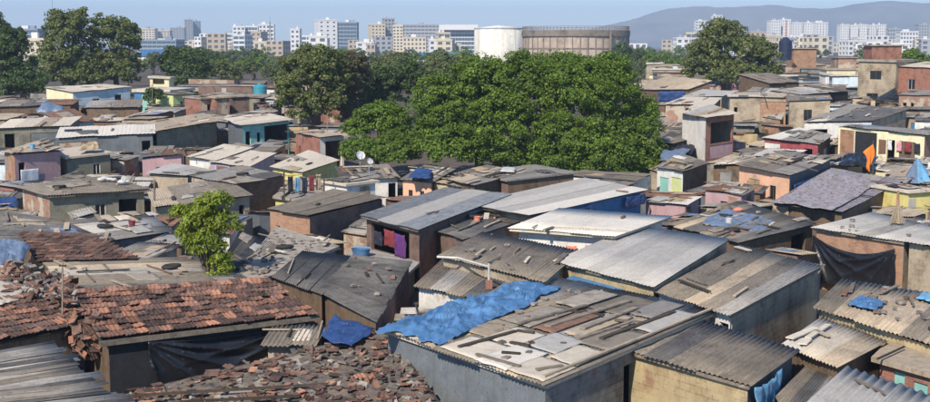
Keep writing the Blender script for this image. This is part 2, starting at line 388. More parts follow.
def tile_roof(root, Q, seed, mix='aaabc', tw=.27, tl=.34, gap=.015, jit=1.0):
    rng = random.Random(seed); n = upnormal(Q)
    lu = ((Q[1] - Q[0]).length + (Q[2] - Q[3]).length) / 2; lv = ((Q[3] - Q[0]).length + (Q[2] - Q[1]).length) / 2
    nu = max(1, round(lu / tw)); nv = max(1, round(lv / tl))
    while nu * nv > 295: nv -= 1
    for j in range(nv):
        for i in range(nu):
            if rng.random() < gap: continue
            u = (i + .5) / nu; v = (j + .5) / nv
            p = bil(Q, u, v); du = (bil(Q, u + .02, v) - p).normalized(); dv = (bil(Q, u, v + .02) - p)
            dv = (dv - du * dv.dot(du)).normalized(); nn = du.cross(dv)
            if nn.z < 0: nn = -nn; du = -du
            a = rng.gauss(0, .05) * jit; b = rng.gauss(0, .05) * jit
            R = Matrix((du, dv, nn)).transposed() @ Matrix.Rotation(a, 3, 'Z') @ Matrix.Rotation(b, 3, 'Y') @ Matrix.Rotation(rng.gauss(0, .03) * jit, 3, 'X')
            M4 = R.to_4x4()
            sx = (lu / nu) / .285; sy = (lv / nv) / .36
            M4 = M4 @ Matrix.Diagonal((sx, sy, 1, 1))
            p = p + nn * (.05 + rng.random() * .012) + dv * rng.gauss(0, .012) * jit
            M4.translation = p - root.location
            o = link('roof_tile', TM[rng.choice(mix)], root); o.matrix_local = M4
def slab(root, Q, mat, th=.12, name='roof_slab', ext=0):
    mb = MB(); c = (Q[0] + Q[1] + Q[2] + Q[3]) / 4
    top = [q + (q - c).normalized() * ext for q in Q]; bot = [q - Vector((0, 0, th)) for q in top]
    mb.face(top); mb.face(bot[::-1])
    for k in range(4):
        mb.face([bot[k], bot[(k + 1) % 4], top[(k + 1) % 4], top[k]])
    return mb.build(name, mat, root)
def wall(root, A, B, zA, zB, g, mat, ops=(), inward=None, name='wall', shut=None):
    # A, B ground points; zA, zB tops; g ground; openings (s0, s1, t0, t1, kind)
    A = Vector((A.x, A.y, 0)); B = Vector((B.x, B.y, 0)); L = (B - A).length
    if L < .05: return
    inn = inward
    S = sorted({0.0, 1.0} | {q for o in ops for q in o[:2]}); Tt = sorted({0.0, 1.0} | {q for o in ops for q in o[2:4]})
    def P(s, t, off=0):
        p = A + (B - A) * s; zt = zA + (zB - zA) * s
        p = p + inn * off; p.z = g + (zt - g) * t; return p
    mb = MB(); uo = (A.x * 3.7 + A.y * 1.3) % 17
    for i in range(len(S) - 1):
        for j in range(len(Tt) - 1):
            sm, tm = (S[i] + S[i + 1]) / 2, (Tt[j] + Tt[j + 1]) / 2
            if any(o[0] < sm < o[1] and o[2] < tm < o[3] for o in ops): continue
            pts = [P(S[i], Tt[j]), P(S[i + 1], Tt[j]), P(S[i + 1], Tt[j + 1]), P(S[i], Tt[j + 1])]
            mb.face(pts, [(S[i] * L + uo, pts[0].z), (S[i + 1] * L + uo, pts[1].z), (S[i + 1] * L + uo, pts[2].z), (S[i] * L + uo, pts[3].z)])
    dep = .14
    for o in ops:
        s0, s1, t0, t1 = o[:4]
        c = [P(s0, t0), P(s1, t0), P(s1, t1), P(s0, t1)]; ci = [q + inn * dep for q in c]
        for k in range(4):
            mb.face([c[k], c[(k + 1) % 4], ci[(k + 1) % 4], ci[k]])
    w = mb.build(name, mat, root)
    for o in ops:
        s0, s1, t0, t1, kind = o[:5]
        if kind == 'open': continue
        c = [P(s0, t0, .07), P(s1, t0, .07), P(s1, t1, .07), P(s0, t1, .07)]
        if kind in ('win', 'wind', 'winw'):
            fm = MB(); th = .05
            fr = {'win': FRAME, 'wind': FRAME_D, 'winw': SHEETW}[kind]
            for k in range(4): fm.bar(c[k], c[(k + 1) % 4], th * 1.3, th)
            fm.bar((c[0] + c[1]) / 2, (c[2] + c[3]) / 2, th, th * .8)
            wo = fm.build('window', fr, root, None)
            pm = MB(); pm.face([q + inn * .03 for q in c]); pm.build('pane', GLASS, wo)
        else:
            dm = MB(); cc = [P(s0, t0, .05), P(s1, t0, .05), P(s1, t1, .05), P(s0, t1, .05)]
            dm.face(cc); dm.build('shutter' if t0 > .05 else 'door', kind if not isinstance(kind, str) else WALL[kind], root)
    return w
HS = {}
def house(key, name, label, P, h, roof, walls=None, default='grey', cat='house', gz=None, group=None, over=.15, seed=None, back=True, dirn='v', drop=.05, foot=True, world=None, wild=1.0, **kw):
    walls = walls or {}
    if isinstance(h, (int, float)): h = (h, h, h, h)
    elif len(h) == 2: h = (h[0], h[0], h[1], h[1])
    Q = world or [px(p[0], p[1], hh) for p, hh in zip(P, h)]
    if Q[0].y > 60 and gz is None and roof[0] == 'corr':            # old roofs sag and lean
        rj = random.Random(str(key)); Q = [q + Vector((0, 0, rj.uniform(-.13, .13))) for q in Q]
    c = (Q[0] + Q[1] + Q[2] + Q[3]) / 4
    seed = seed if seed is not None else (sum(ord(a) * (i + 3) for i, a in enumerate(str(key))) % 9973)
    root = empty(name, (c.x, c.y, T(c.y) if gz is None else gz), label, cat, group)
    inset = []
    for q in Q:
        d = Vector((c.x - q.x, c.y - q.y, 0)); l = d.length
        k = min(.3, over * 1.4 / max(l, .1)); p = q + (c - q) * k
        inset.append(p - Vector((0, 0, drop)))
    for e in range(4):
        A, B = inset[e], inset[(e + 1) % 4]
        if e == 2 and not back: continue
        mat, ops = walls.get(e, (default, ()))
        if mat is None: continue
        mid = (A + B) / 2; dn = Vector((B.y - A.y, -(B.x - A.x), 0))
        if dn.length < 1e-6: continue
        dn.normalize()
        if dn.dot(Vector((c.x - mid.x, c.y - mid.y, 0))) < 0: dn = -dn
        wall(root, A, B, A.z, B.z, (min(T(A.y), T(B.y)) - .25) if gz is None else gz, WALL[mat] if isinstance(mat, str) else mat, ops, dn)
    kind = roof[0]; rc = roof[1] if len(roof) > 1 else 'grey'; rd = roof[2] if len(roof) > 2 else 'v'
    if kind == 'corr': corr_roof(root, Q, rc, rd, seed, wild=wild, **kw)
    elif kind == 'tile': tile_roof(root, Q, seed, **kw); slab(root, [q - Vector((0, 0, .03)) for q in Q], TIMBER_D, .05, 'roof_boarding')
    elif kind == 'slab': slab(root, Q, ROOF[rc], kw.get('th', .14), ext=.05)
    HS[key] = dict(root=root, Q=Q, n=upnormal(Q), seed=seed, inset=inset)
    if foot: FOOT.append([(q.x, q.y) for q in Q])
    return root
def houseB(key, name, label, fr, h, depth, rise, roof, walls=None, default='grey', **kw):
    A = px(fr[0], fr[1], h); B = px(fr[2], fr[3], h)
    d = Vector((B.x - A.x, B.y - A.y, 0)); n = Vector((-d.y, d.x, 0)).normalized()
    skew = kw.pop('skew', 0.0)
    n = (n + d.normalized() * skew).normalized()
    C = B + n * depth; D = A + n * depth
    C.z = T(C.y) * .5 + T(B.y) * .5 + h + rise; D.z = T(D.y) * .5 + T(A.y) * .5 + h + rise
    return house(key, name, label, None, 0, roof, walls, default, world=[A, B, C, D], **kw)
def houseD(key, name, label, fr, dist, hgt, depth, roof, walls=None, default='grey', **kw):
    # stands on another roof at a known distance
    A = pd(fr[0], fr[1], dist); B = pd(fr[2], fr[3], dist); n = Vector((0, depth, 0))
    return house(key, name, label, None, 0, roof, walls, default, world=[A, B, B + n, A + n], gz=A.z - hgt, foot=False, **kw)
def onroof(key, u, v, lift=.06):
    H = HS[key]; return bil(H['Q'], u, v) + H['n'] * lift
def drape(name, label, Q, mat, nx=28, ny=18, amp=.1, seed=0, cat='tarpaulin', parent=None, group=None, ridge=True, freq=1.3, edge=.12, lift=.05, aniso=None, thick=.012, crease=False):
    # a wrinkled sheet lying on the four corners Q (world space)
    rng = random.Random(seed); off = Vector((rng.random() * 50, rng.random() * 50, rng.random() * 50)); n = upnormal(Q)
    V = []
    for j in range(ny + 1):
        for i in range(nx + 1):
            u, v = i / nx, j / ny
            ue = u + edge * mnoise.noise(Vector((v * 4, u * 2, seed * 1.7)) ) * (1 if u in (0, 1) or v in (0, 1) else .6)
            ve = v + edge * mnoise.noise(Vector((u * 4, v * 2, seed * 2.3 + 9)))
            p = bil(Q, ue, ve)
            q = p * freq + off
            if aniso: q = Vector((u * aniso[0] + v * aniso[2] + .6 * mnoise.noise(p * .9), v * aniso[1] + .5 * mnoise.noise(p * .7 + off), seed * 1.3))
            w = 1 - abs(mnoise.noise(q)) * 2 if ridge else mnoise.noise(q) + .5
            w2 = 1 - abs(mnoise.noise(q * 2.7)) * 2
            if crease:
                rr_ = lambda z: max(0, 1 - abs(mnoise.noise(z)) * 2.6) ** 2
                q = p * freq + off + Vector((.8 * mnoise.noise(p * .8), .8 * mnoise.noise(p * .8 + off), 0))
                w, w2 = .85 * rr_(q) + .45 * rr_(q * 2.1) + .2 * rr_(q * 4.3), 0
            e = min(u, 1 - u, v, 1 - v); k = min(1, .25 + e * 8)
            V.append(p + n * (lift + amp * k * max(0, .8 * w + (.45 if not aniso else .18) * w2)))
    c = (Q[0] + Q[1] + Q[2] + Q[3]) / 4
    me = grid_mesh(name, V, nx, ny, mat, c, True, thick)
    o = link(name, me, parent, c - (parent.location if parent else Vector((0, 0, 0))))
    if parent is None: tag(o, label, cat, group)
    return o
def curtain(name, label, A, B, C, D, mat, nx=40, ny=16, amp=.09, folds=9, sag=.25, out=None, seed=0, cat='tarpaulin', swag=False, parent=None, group=None):
    # hangs from A-B (top) down to D-C (bottom); folds bulge along out
    V = []
    for j in range(ny + 1):
        for i in range(nx + 1):
            s, t = i / nx, j / ny
            top = A * (1 - s) + B * s; bot = D * (1 - s) + C * s
            top = top - Vector((0, 0, sag * 4 * s * (1 - s)))
            p = top * (1 - t) + bot * t
            if swag:
                a1 = math.atan2(t + .02, s * 1.6 + .04); a2 = math.atan2(t + .02, (1 - s) * 1.6 + .04)
                r1 = min(1, 2.5 * math.hypot(t, s * 1.5)); r2 = min(1, 2.5 * math.hypot(t, (1 - s) * 1.5))
                f1 = 1 - abs(math.sin(a1 * folds + seed)) ** .6; f2 = 1 - abs(math.sin(a2 * folds + seed * 2)) ** .6
                w = amp * (1.5 * (1 - s) * r1 * f1 + 1.5 * s * r2 * f2) + amp * .5 * mnoise.noise(Vector((s * 6, t * 3, seed * 3.1)))
            else:
                ph = folds * (s * math.pi) + 2.2 * math.sin(s * 7 + seed) + (t - .5) * 5 * (s - .5)
                w = amp * (.35 + .9 * t * (1.2 - t)) * (math.sin(ph * 2) + .5 * math.sin(ph * 3.7 + seed)) + amp * .9 * mnoise.noise(Vector((s * 5, t * 4 + s * 5, seed * 3.1)))
            p = p + out * (w + amp * 1.3)
            V.append(p)
    c = (A + B + C + D) / 4
    me = grid_mesh(name, V, nx, ny, mat, c, True, .008)
    o = link(name, me, parent, c - (parent.location if parent else Vector((0, 0, 0))))
    if parent is None: tag(o, label, cat, group)
    return o
# ---- mending: odd sheets, battens and wall panels fixed to a house
def _boxm(mat, name):
    m_ = MB(); m_.box((0, 0, 0), .5, .5, .5); return m_.mesh(name, mat)
BAT = None
def mend(key, seed, npatch, nbat, npan, vis=(0, 1)):
    global BAT
    if BAT is None: BAT = [_boxm(m, 'roof_batten') for m in (TIMBER, TIMBER_D, TIMBER, ROOF['tan'], ROOF['rust'])]
    r = random.Random(seed); H = HS[key]; Q = H['Q']; root = H['root']; n = H['n']; dist = Q[0].y
    lu = (Q[1] - Q[0]).length; lv = (Q[3] - Q[0]).length
    pal = [ROOF[k] for k in ('cream', 'pale', 'tan', 'brown', 'rust', 'dark', 'white', 'grey', 'concrete')] + [TARP['greyblue'], TARP['tanc'], TARP['darkc'], TARP['lightblue'], TIMBER]
    wts = (2, 3, 4, 6, 4, 4, .7, 6, 5, .8, 3, 2, .3, 3)
    for k in range(npatch):
        w = min(.7, r.uniform(.5, 1.5) / lu); l = min(.8, r.uniform(.7, 2.4) / lv); u = r.uniform(-.02, 1.02 - w); v = r.uniform(-.02, 1.02 - l)
        QQ = [onroof(key, u, v, .065), onroof(key, u + w, v + r.gauss(0, .03), .065), onroof(key, u + w + r.gauss(0, .04), v + l, .065), onroof(key, u + r.gauss(0, .04), v + l, .065)]
        nx = 10 if dist < 75 else 6
        drape('roof_patch', None, QQ, r.choices(pal, wts)[0], nx, nx, r.choice((.008, .02, .045)), r.randrange(9999), parent=root, freq=1.5, edge=.10, lift=.008 * (k % 4), thick=.005)
    for k in range(nbat):
        u = r.uniform(.05, .95); v = r.uniform(.05, .9); p = onroof(key, u, v, .12)
        d = ((Q[3] - Q[0]) / lv if r.random() < .6 else (Q[1] - Q[0]) / lu) + Vector((r.gauss(0, .12), r.gauss(0, .12), 0)); d.normalize()
        o = link('roof_batten', r.choice(BAT), root, p - root.location); o.scale = (r.uniform(.4, 1.3), r.uniform(.06, .2), .05) if r.random() < .4 else (r.uniform(1.2, min(3.5, lv)), r.uniform(.035, .07), .045); o.rotation_euler = d.to_track_quat('X', 'Z').to_euler()
    I = H['inset']; c = (I[0] + I[1] + I[2] + I[3]) / 4
    for k in range(npan):
        e = r.choice(vis); A, B = I[e], I[(e + 1) % 4]; L = (B - A).length
        dn = Vector((B.y - A.y, -(B.x - A.x), 0)).normalized()
        if dn.dot(c - (A + B) / 2) > 0: dn = -dn
        w = min(.4, r.uniform(.4, 1.1) / L); s0 = r.uniform(.02, .97 - w); tp = r.uniform(.05, .9); hh = r.uniform(.5, 1.3)
        a = A + (B - A) * s0 + dn * (.02 + .006 * k) - Vector((0, 0, tp)); b = A + (B - A) * (s0 + w) + dn * (.02 + .006 * k) - Vector((0, 0, tp))
        mb = MB(); a2, b2 = a - Vector((0, 0, hh)), b - Vector((0, 0, hh * r.uniform(.9, 1.1)))
        mb.face([a2, b2, b, a], [(0, 0), (w * L, 0), (w * L, hh), (0, hh)])
        for p, q in ((a, b), (b, b2), (b2, a2), (a2, a)): mb.face([p, q, q - dn * .03, p - dn * .03])
        mb.build('wall_panel', r.choice((WALL['wood'], WALL['slate'], ROOF['rust'], ROOF['pale'], WALL['brickp'], WALL['grey'], WALL['tan'], ROOF['dark'])), root)
# ---- trees
def leaf_cloud(name, pts, nrm, size, mat, parent, rng, aspect=.62, droop=0.0):
    n = len(pts); P = np.array(pts); Nn = np.array(nrm)
    Nn += rng.normal(0, .55, (n, 3)); Nn /= np.linalg.norm(Nn, axis=1)[:, None] + 1e-9
    t = rng.normal(0, 1, (n, 3)); t[:, 2] -= droop * 3
    t -= Nn * (t * Nn).sum(1)[:, None]; t /= np.linalg.norm(t, axis=1)[:, None] + 1e-9
    b = np.cross(Nn, t); sz = size * rng.uniform(.65, 1.4, n)[:, None]
    V = np.empty((n, 4, 3)); V[:, 0] = P - t * sz * .5; V[:, 1] = P + b * sz * aspect * .5 - t * sz * .05
    V[:, 2] = P + t * sz * .5; V[:, 3] = P - b * sz * aspect * .5 - t * sz * .05
    V -= np.array(parent.location)[None, None, :]
    me = bpy.data.meshes.new(name); me.vertices.add(4 * n); me.loops.add(4 * n); me.polygons.add(n)
    me.vertices.foreach_set('co', V.astype(np.float32).ravel())
    me.loops.foreach_set('vertex_index', np.arange(4 * n, dtype=np.int32))
    me.polygons.foreach_set('loop_start', np.arange(0, 4 * n, 4, dtype=np.int32))
    me.polygons.foreach_set('loop_total', np.full(n, 4, dtype=np.int32))
    me.materials.append(mat); me.update(); me.validate()
    return link(name, me, parent)
BARK = mat_surf('bark', (.16, .125, .095), (.10, .08, .06), (.04, .035, .03), .5, .75, 4, .95, .6, .1)
BARK_P = mat_surf('bark_pale', (.38, .33, .27), (.28, .24, .19), (.1, .08, .07), .5, .78, 4, .95, .5, .1)
def tree(name, label, base, lobes, nclump, per, crad, leaf, mat, seed, trunk=.25, bark=None, cat='tree', group=None, shell=(.62, 1.0), droop=0.0, limbs=7, lean=None, aspect=.62):
    rng = np.random.default_rng(seed); base = Vector(base)
    root = empty(name, base, label, cat, group)
    vols = np.array([l[3] * l[4] * l[5] for l in lobes]) ** (2 / 3.); vols /= vols.sum()
    pts = []; nrm = []; ends = []
    for c in range(nclump):
        k = rng.choice(len(lobes), p=vols); l = lobes[k]
        d = rng.normal(0, 1, 3); d /= np.linalg.norm(d)
        if d[2] < -.55: d[2] *= -1
        r = rng.uniform(*shell) if rng.random() > .12 else rng.uniform(.2, .6)
        ctr = np.array(l[:3]) + d * np.array(l[3:6]) * r
        cr = crad * rng.uniform(.55, 1.35); m = int(per * rng.uniform(.6, 1.4))
        o = rng.normal(0, 1, (m, 3)); o /= np.linalg.norm(o, axis=1)[:, None] + 1e-9
        o *= (rng.uniform(.25, 1, (m, 1)) ** .5)
        pp = ctr + o * cr * np.array([1, 1, .72])
        if droop: pp[:, 2] -= droop * (np.abs(o[:, 0]) + np.abs(o[:, 1])) * cr * .8
        pts.append(pp); nrm.append(o * .8 + d * .4 + np.array([0, 0, .45]))
        if c % 6 == 0: ends.append(Vector(ctr))
    leaf_cloud('crown', np.vstack(pts), np.vstack(nrm), leaf, mat, root, rng, aspect, droop)
    mb = MB()
    cen = Vector((sum(l[0] for l in lobes) / len(lobes), sum(l[1] for l in lobes) / len(lobes), sum(l[2] for l in lobes) / len(lobes)))
    fork = base + (cen - base) * .5 if lean is None else Vector(lean)
    mb.tube([base - Vector((0, 0, .3)), base + (fork - base) * .3 + Vector((trunk * .3, 0, 0)), fork], [trunk * 1.25, trunk, trunk * .75], 8)
    rnd = random.Random(seed); rnd.shuffle(ends)
    for e in ends[:limbs] + [Vector(l[:3]) for l in lobes]:
        m = fork + (e - fork) * .5 + Vector((rnd.uniform(-.3, .3), rnd.uniform(-.3, .3), .3))
        mb.tube([fork - Vector((0, 0, trunk)), m, e], [trunk * .5, trunk * .3, trunk * .1], 5)
    mb.build('trunk', bark or BARK, root)
    return root
def lobe(x, y, rx, ry, dist, dz=0):
    c = pd(x, y, dist + dz); k = dist / FPX
    return (c.x, c.y, c.z, rx * k, (rx + ry) * .5 * k, ry * k)
print('part2 ok')
# ------------------------------------------------------------------ setting: ground, hills
ys = [-80, 0, 20, 40] + list(range(50, 162, 4)) + [200, 300, 500, 900, 1600, 3000, 5000, 7800]
mb = MB()
for a, b in zip(ys[:-1], ys[1:]):
    for x0, x1 in ((-4200, -400), (-400, 0), (0, 400), (400, 4200)):
        mb.face([(x0, a, T(a)), (x1, a, T(a)), (x1, b, T(b)), (x0, b, T(b))])
GROUND = mat_surf('earth', (.125, .10, .075), (.085, .07, .055), (.045, .05, .03), .5, .7, .35, .97, .5, 0)
o = mb.build('ground', GROUND, None, (0, 0, 0)); o['kind'] = 'structure'
prof = [(440, 47), (500, 44), (540, 38), (570, 34), (600, 27), (622, 20), (650, 14), (690, 8), (720, 6), (760, 6), (800, 8), (830, 7), (870, 4), (910, 1), (960, -2), (1040, 2), (1150, 12), (1300, 30)]
def hy(x):
    for (x0, y0), (x1, y1) in zip(prof[:-1], prof[1:]):
        if x0 <= x <= x1: return y0 + (y1 - y0) * (x - x0) / (x1 - x0)
    return 45
V = []; nx, ny = 130, 22; HD = 4600
for j in range(ny + 1):
    for i in range(nx + 1):
        x = 440 + (1300 - 440) * i / nx; t = j / ny
        top = pd(x, hy(x), HD).z
        prof_t = math.sin(min(1, t / .7) * math.pi / 2) if t < .7 else max(0, 1 - (t - .7) / .3 * .8)
        yy = HD - 900 + 1300 * t
        nz = 14 * mnoise.fractal(Vector((x * .02, t * 3, 1.3)), 1.0, 2.0, 4) * (1 - abs(t - .7) * .6)
        V.append(((x - 465) / FPX * HD * (yy / HD), yy, 3.0 + max(0, top - 4) * prof_t + nz * prof_t))
HILL = mat_surf('hillside', (.15, .145, .12), (.20, .18, .15), (.10, .11, .085), .45, .6, .004, .97, 0, 0)
me = grid_mesh('hills', V, nx, ny, HILL, (0, HD, 0), True)
o = link('hills', me, None, (0, HD, 0)); o['kind'] = 'structure'

# ------------------------------------------------------------------ far city
CB = {'white': mat_plain('far_white', (.66, .65, .62), .8, .2, .06, 0, .12), 'cream': mat_plain('far_cream', (.60, .52, .38), .8, .2, .08, 0, .15),
      'grey': mat_plain('far_grey', (.33, .34, .35), .8, .2, .1, 0, .15), 'tan': mat_plain('far_tan', (.44, .36, .26), .8, .2, .1, 0, .2),
      'steel': mat_plain('far_bluegrey', (.22, .27, .32), .7, .3, .1, 0, .15), 'brick': mat_plain('far_brick', (.34, .19, .13), .85, .2, .1, 0, .2)}
FGLASS = mat_plain('far_glass', (.07, .11, .145), .25, .6, .1, 0, .25)
FWIN = mat_plain('far_window', (.11, .115, .12), .4, .4, .1, 0, .3)
FRED = mat_plain('far_red_stripe', (.42, .12, .10), .8, .2, 0, 0, .1)
def facade(mb, A, B, z0, z1, inn, cols, rows, ww, wh, depth, ribs=False, glassrun=False):
    # wall with recessed openings: material 0 wall, 1 glass
    d = B - A
    def P(s, z, off=0): q = A + d * s + inn * off; return Vector((q.x, q.y, z))
    H = (z1 - z0) / rows
    for r in range(rows):
        zb, zt = z0 + r * H, z0 + (r + 1) * H
        w0, w1 = zb + H * (1 - wh) * .6, zb + H * (1 - wh) * .6 + H * wh
        mb.face([P(0, zb), P(1, zb), P(1, w0), P(0, w0)]); mb.face([P(0, w1), P(1, w1), P(1, zt), P(0, zt)])
        for c in range(cols):
            a, b = c / cols, (c + 1) / cols; m = (1 - ww) / 2 / cols
            mb.face([P(a, w0), P(a + m, w0), P(a + m, w1), P(a, w1)]); mb.face([P(b - m, w0), P(b, w0), P(b, w1), P(b - m, w1)])
            q = [(a + m, w0), (b - m, w0), (b - m, w1), (a + m, w1)]
            mb.face([P(s, z, depth) for s, z in q], mi=1)
            for k in range(4):
                s0, zz0 = q[k]; s1, zz1 = q[(k + 1) % 4]
                mb.face([P(s0, zz0), P(s1, zz1), P(s1, zz1, depth), P(s0, zz0, depth)])
def block(name, label, x0, x1, yt, dist, col, rows=None, cols=None, depth=None, ang=0.0, ww=.6, wh=.5, glass=None, group=None, top='parapet', base=4.0, cat='building', yb=None, stripe=False):
    A = pd(x0, 45, dist); B = pd(x1, 45, dist); zt = pd(x0, yt, dist).z
    W = B.x - A.x; H = zt - base
    depth = depth or W * .8
    rows = rows or max(2, round(H / 3.6)); cols = cols or max(2, round(W / 4.5))
    c = Vector(((A.x + B.x) / 2, dist + depth / 2, base))
    root = empty(name, (c.x, c.y, base), label, cat, group)
    R = Matrix.Rotation(ang, 3, 'Z')
    cr = [c + R @ Vector((sx * W / 2, sy * depth / 2, 0)) for sx, sy in ((-1, -1), (1, -1), (1, 1), (-1, 1))]
    mb = MB(); cm = CB[col]
    for e in range(4):
        P0, P1 = cr[e], cr[(e + 1) % 4]; inn = (c - (P0 + P1) / 2); inn.z = 0; inn.normalize()
        n = cols if e % 2 == 0 else max(2, round(cols * depth / W))
        if e == 2: mb.face([Vector((P0.x, P0.y, base)), Vector((P1.x, P1.y, base)), Vector((P1.x, P1.y, zt)), Vector((P0.x, P0.y, zt))]); continue
        facade(mb, P0, P1, base, zt, inn, n, rows, ww, wh, .5)
    mb.face([Vector((q.x, q.y, zt)) for q in cr])
    mb.build('wall', [cm, glass or FWIN], root)
    rng = random.Random(int(x0 * 7 + x1))
    if top:
        m2 = MB()
        for e in range(4):
            P0, P1 = cr[e], cr[(e + 1) % 4]
            m2.bar(Vector((P0.x, P0.y, zt + .5)), Vector((P1.x, P1.y, zt + .5)), .5, 1.0)
        m2.build('parapet', cm, root)
        for k in range(rng.choice((1, 1, 2))):
            m3 = MB(); m3.box(c + R @ Vector((rng.uniform(-.3, .3) * W, rng.uniform(-.3, .1) * depth, zt - base + 1.3)), W * rng.uniform(.06, .13), W * .1, 1.6)
            m3.build('stair_house' if k == 0 else 'water_tank', CB[rng.choice(('white', 'grey', col))], root)
    if stripe:
        m4 = MB(); m4.box((cr[0] + cr[1]) / 2 + Vector((0, -.3, H / 2)), W * .05, .25, H / 2 * .98); m4.build('stripe', FRED, root)
    return root
D0 = 1100
block('office_building', 'white office block with a tall blank wing beside its blue glass front', 315, 334, 20.5, D0, 'white', 8, 3, 22, .28, .35, .35)
block('office_building', 'blue grey glass office front joined to a white wing', 334, 357, 23, D0 + 4, 'steel', 8, 7, 20, .0, .9, .62, FGLASS)
block('office_building', 'white office wing joined to a glass centred office block, without mast', 231, 243, 27, 1150, 'white', 7, 3, 20, .2)
block('office_building', 'glass centred office block between two pale wings', 243, 258, 27, 1165, 'white', 7, 5, 20, 0, .92, .7, FGLASS)
block('office_building', 'pale office wing of a glass centred block, lattice mast behind it', 258, 273, 25, 1160, 'white', 7, 4, 20, .1)
block('residential_tower', 'slender grey tower, taller one of a high rise pair', 184, 191.5, 20, 1700, 'grey', 17, 3, 16, .3)
block('residential_tower', 'slender blue grey tower, shorter one of a high rise pair', 192, 199.5, 21.5, 1720, 'steel', 17, 3, 16, .3)
block('residential_tower', 'shorter grey slab standing beside the high rise pair', 170, 184, 28, 1650, 'grey', 13, 5, 16, .1)
block('apartment_block', 'cream slab flats behind the two tall olive trees', 140, 155, 29, 1500, 'cream', 10, 5, 16)
block('apartment_block', 'slightly lower cream slab flats next to the shorter grey slab', 155, 170, 31, 1520, 'cream', 9, 5, 16)
block('office_building', 'blue grey low office building with a stepped flat roof', 138, 176, 41, 800, 'steel', 4, 8, 25, 0, .9, .5, FGLASS)
block('apartment_block', 'long low cream apartment row', 193, 232, 43, 1000, 'cream', 4, 12, 16)
block('office_building', 'dark glass office block between the shady tree and the tall olive trees', 12, 38, 30, 800, 'steel', 6, 7, 20, 0, .9, .6, FGLASS)
block('apartment_block', 'weathered yellow cream apartment house between the shady tree and the olive trees', 16, 44, 41, 420, 'cream', 4, 5, 14, .1)
block('apartment_block', 'small white block with one dark loggia', 356, 372, 43, 900, 'white', 3, 2, 14, 0, .5, .5)
block('apartment_block', 'cream apartment tower in front of a grey stair wing', 369, 383, 25, 1000, 'cream', 9, 4, 16, .25, .5, .45)
block('apartment_block', 'grey side wing of a cream apartment tower', 383, 393, 19, 1010, 'grey', 10, 3, 14, .2)
block('apartment_block', 'warm cream balcony tower with stepped top', 393, 403, 26, 990, 'cream', 9, 3, 14, 0, .6, .5)
block('apartment_block', 'low warm cream apartment house with a regular window grid', 403, 426, 38, 960, 'cream', 4, 6, 14, 0, .5, .5)
block('office_building', 'wide grey office slab behind the cream apartments', 402, 440, 25, 1250, 'grey', 8, 10, 25, 0, .8, .4)
block('office_building', 'pale glass office slab with a bright white roof band', 440, 477, 29, 1050, 'white', 6, 12, 25, 0, .94, .7, FGLASS)
r = empty('roof_fascia', pd(458, 27, 1049), 'white roof band running along the top of the pale glass office slab', 'fascia')
mb = MB(); a = pd(439, 27, 1046); b = pd(478, 27, 1046); mb.box((a + b) / 2, (b.x - a.x) / 2, 1.2, 2.0); mb.build('band', CB['white'], r)
m2 = MB(); m2.bar(a + Vector((0, -1.5, -2.2)), b + Vector((0, -1.5, -2.2)), .5, .5); m2.build('gutter', CB['grey'], r)
for i, (x0, x1, yt, dd, lab) in enumerate(((769.5, 780, 21, 1500, 'white slab tower beside the red striped one, ending its row'), (780.5, 789.5, 20, 1510, 'white slab tower with a red stripe down its edge'),
        (791, 801.5, 23, 1500, 'white slab tower in the middle of its row, next after the red striped one'), (803, 814, 23, 1500, 'white slab tower between the middle one and the widest one of its row'),
        (814.5, 827, 23, 1490, 'widest white slab tower, ending its row opposite the red striped one'))):
    block('residential_tower', lab, x0, x1, yt, dd, 'white', 11, 4, 14, .12, .35, .5, group=None, stripe=(i == 1))
for i in range(5):
    block('residential_tower', 'bright white slab flats ranged in one long joined row', 840 + i * 9.2, 848.6 + i * 9.2, 25 + (i % 2) * .6, 1450 + i * 6, 'white', 10, 4, 14, 0, .4, .5, group='joined white slab flats')
block('apartment_block', 'pale low block just beyond the end of the long white slab row', 887, 900, 29, 1600, 'grey', 6, 5, 14)
block('apartment_block', 'white low block behind the brick roof cabin', 900, 918, 32, 1300, 'white', 5, 6, 14)
block('apartment_block', 'pale grey tower rising behind the red brick house', 918, 934, 25, 1600, 'grey', 9, 6, 14)
block('apartment_block', 'hazy white tower below the hills rising behind the umbrella shaped tree', 695, 707, 21, 2000, 'white', 10, 4, 14)
block('apartment_block', 'tall thin hazy block peeping over the umbrella shaped tree', 712, 722, 15.5, 2000, 'white', 14, 3, 14)
rng = random.Random(5)
for k in range(96):                                 # low blocks of the plain
    if k < 52: x, yt = rng.uniform(628, 935), rng.uniform(34, 46)
    elif k < 86: x, yt = rng.uniform(135, 475), rng.uniform(36, 46)
    else: x, yt = rng.uniform(200, 320), rng.uniform(33, 41)
    w = rng.uniform(7, 19); dd = rng.uniform(750, 1500)
    block('low_block', 'small pale low rise block in the hazy city band below the skyline', x, x + w, yt, dd, rng.choice(('white', 'white', 'cream', 'cream', 'tan', 'grey')), None, None, 12, rng.uniform(-.3, .3), .55, .5, group='low blocks of the plain', top='parapet' if k % 3 == 0 else None)
for k in range(22):                                 # taller blocks between them
    x = rng.uniform(198, 312) if k < 9 else (rng.uniform(357, 476) if k < 15 else rng.uniform(632, 768))
    gl = rng.random() < .35
    block('mid_rise_block', 'mid rise block with %s standing in the city band' % ('blue glass fronts' if gl else 'pale plastered fronts'), x, x + rng.uniform(8, 17), rng.uniform(29, 38), rng.uniform(950, 1700), rng.choice(('white', 'cream', 'white', 'grey', 'tan')), None, None, 14, rng.uniform(-.3, .3), .9 if gl else .5, .6 if gl else .45, FGLASS if gl else None, group='mid rise blocks of the city band')
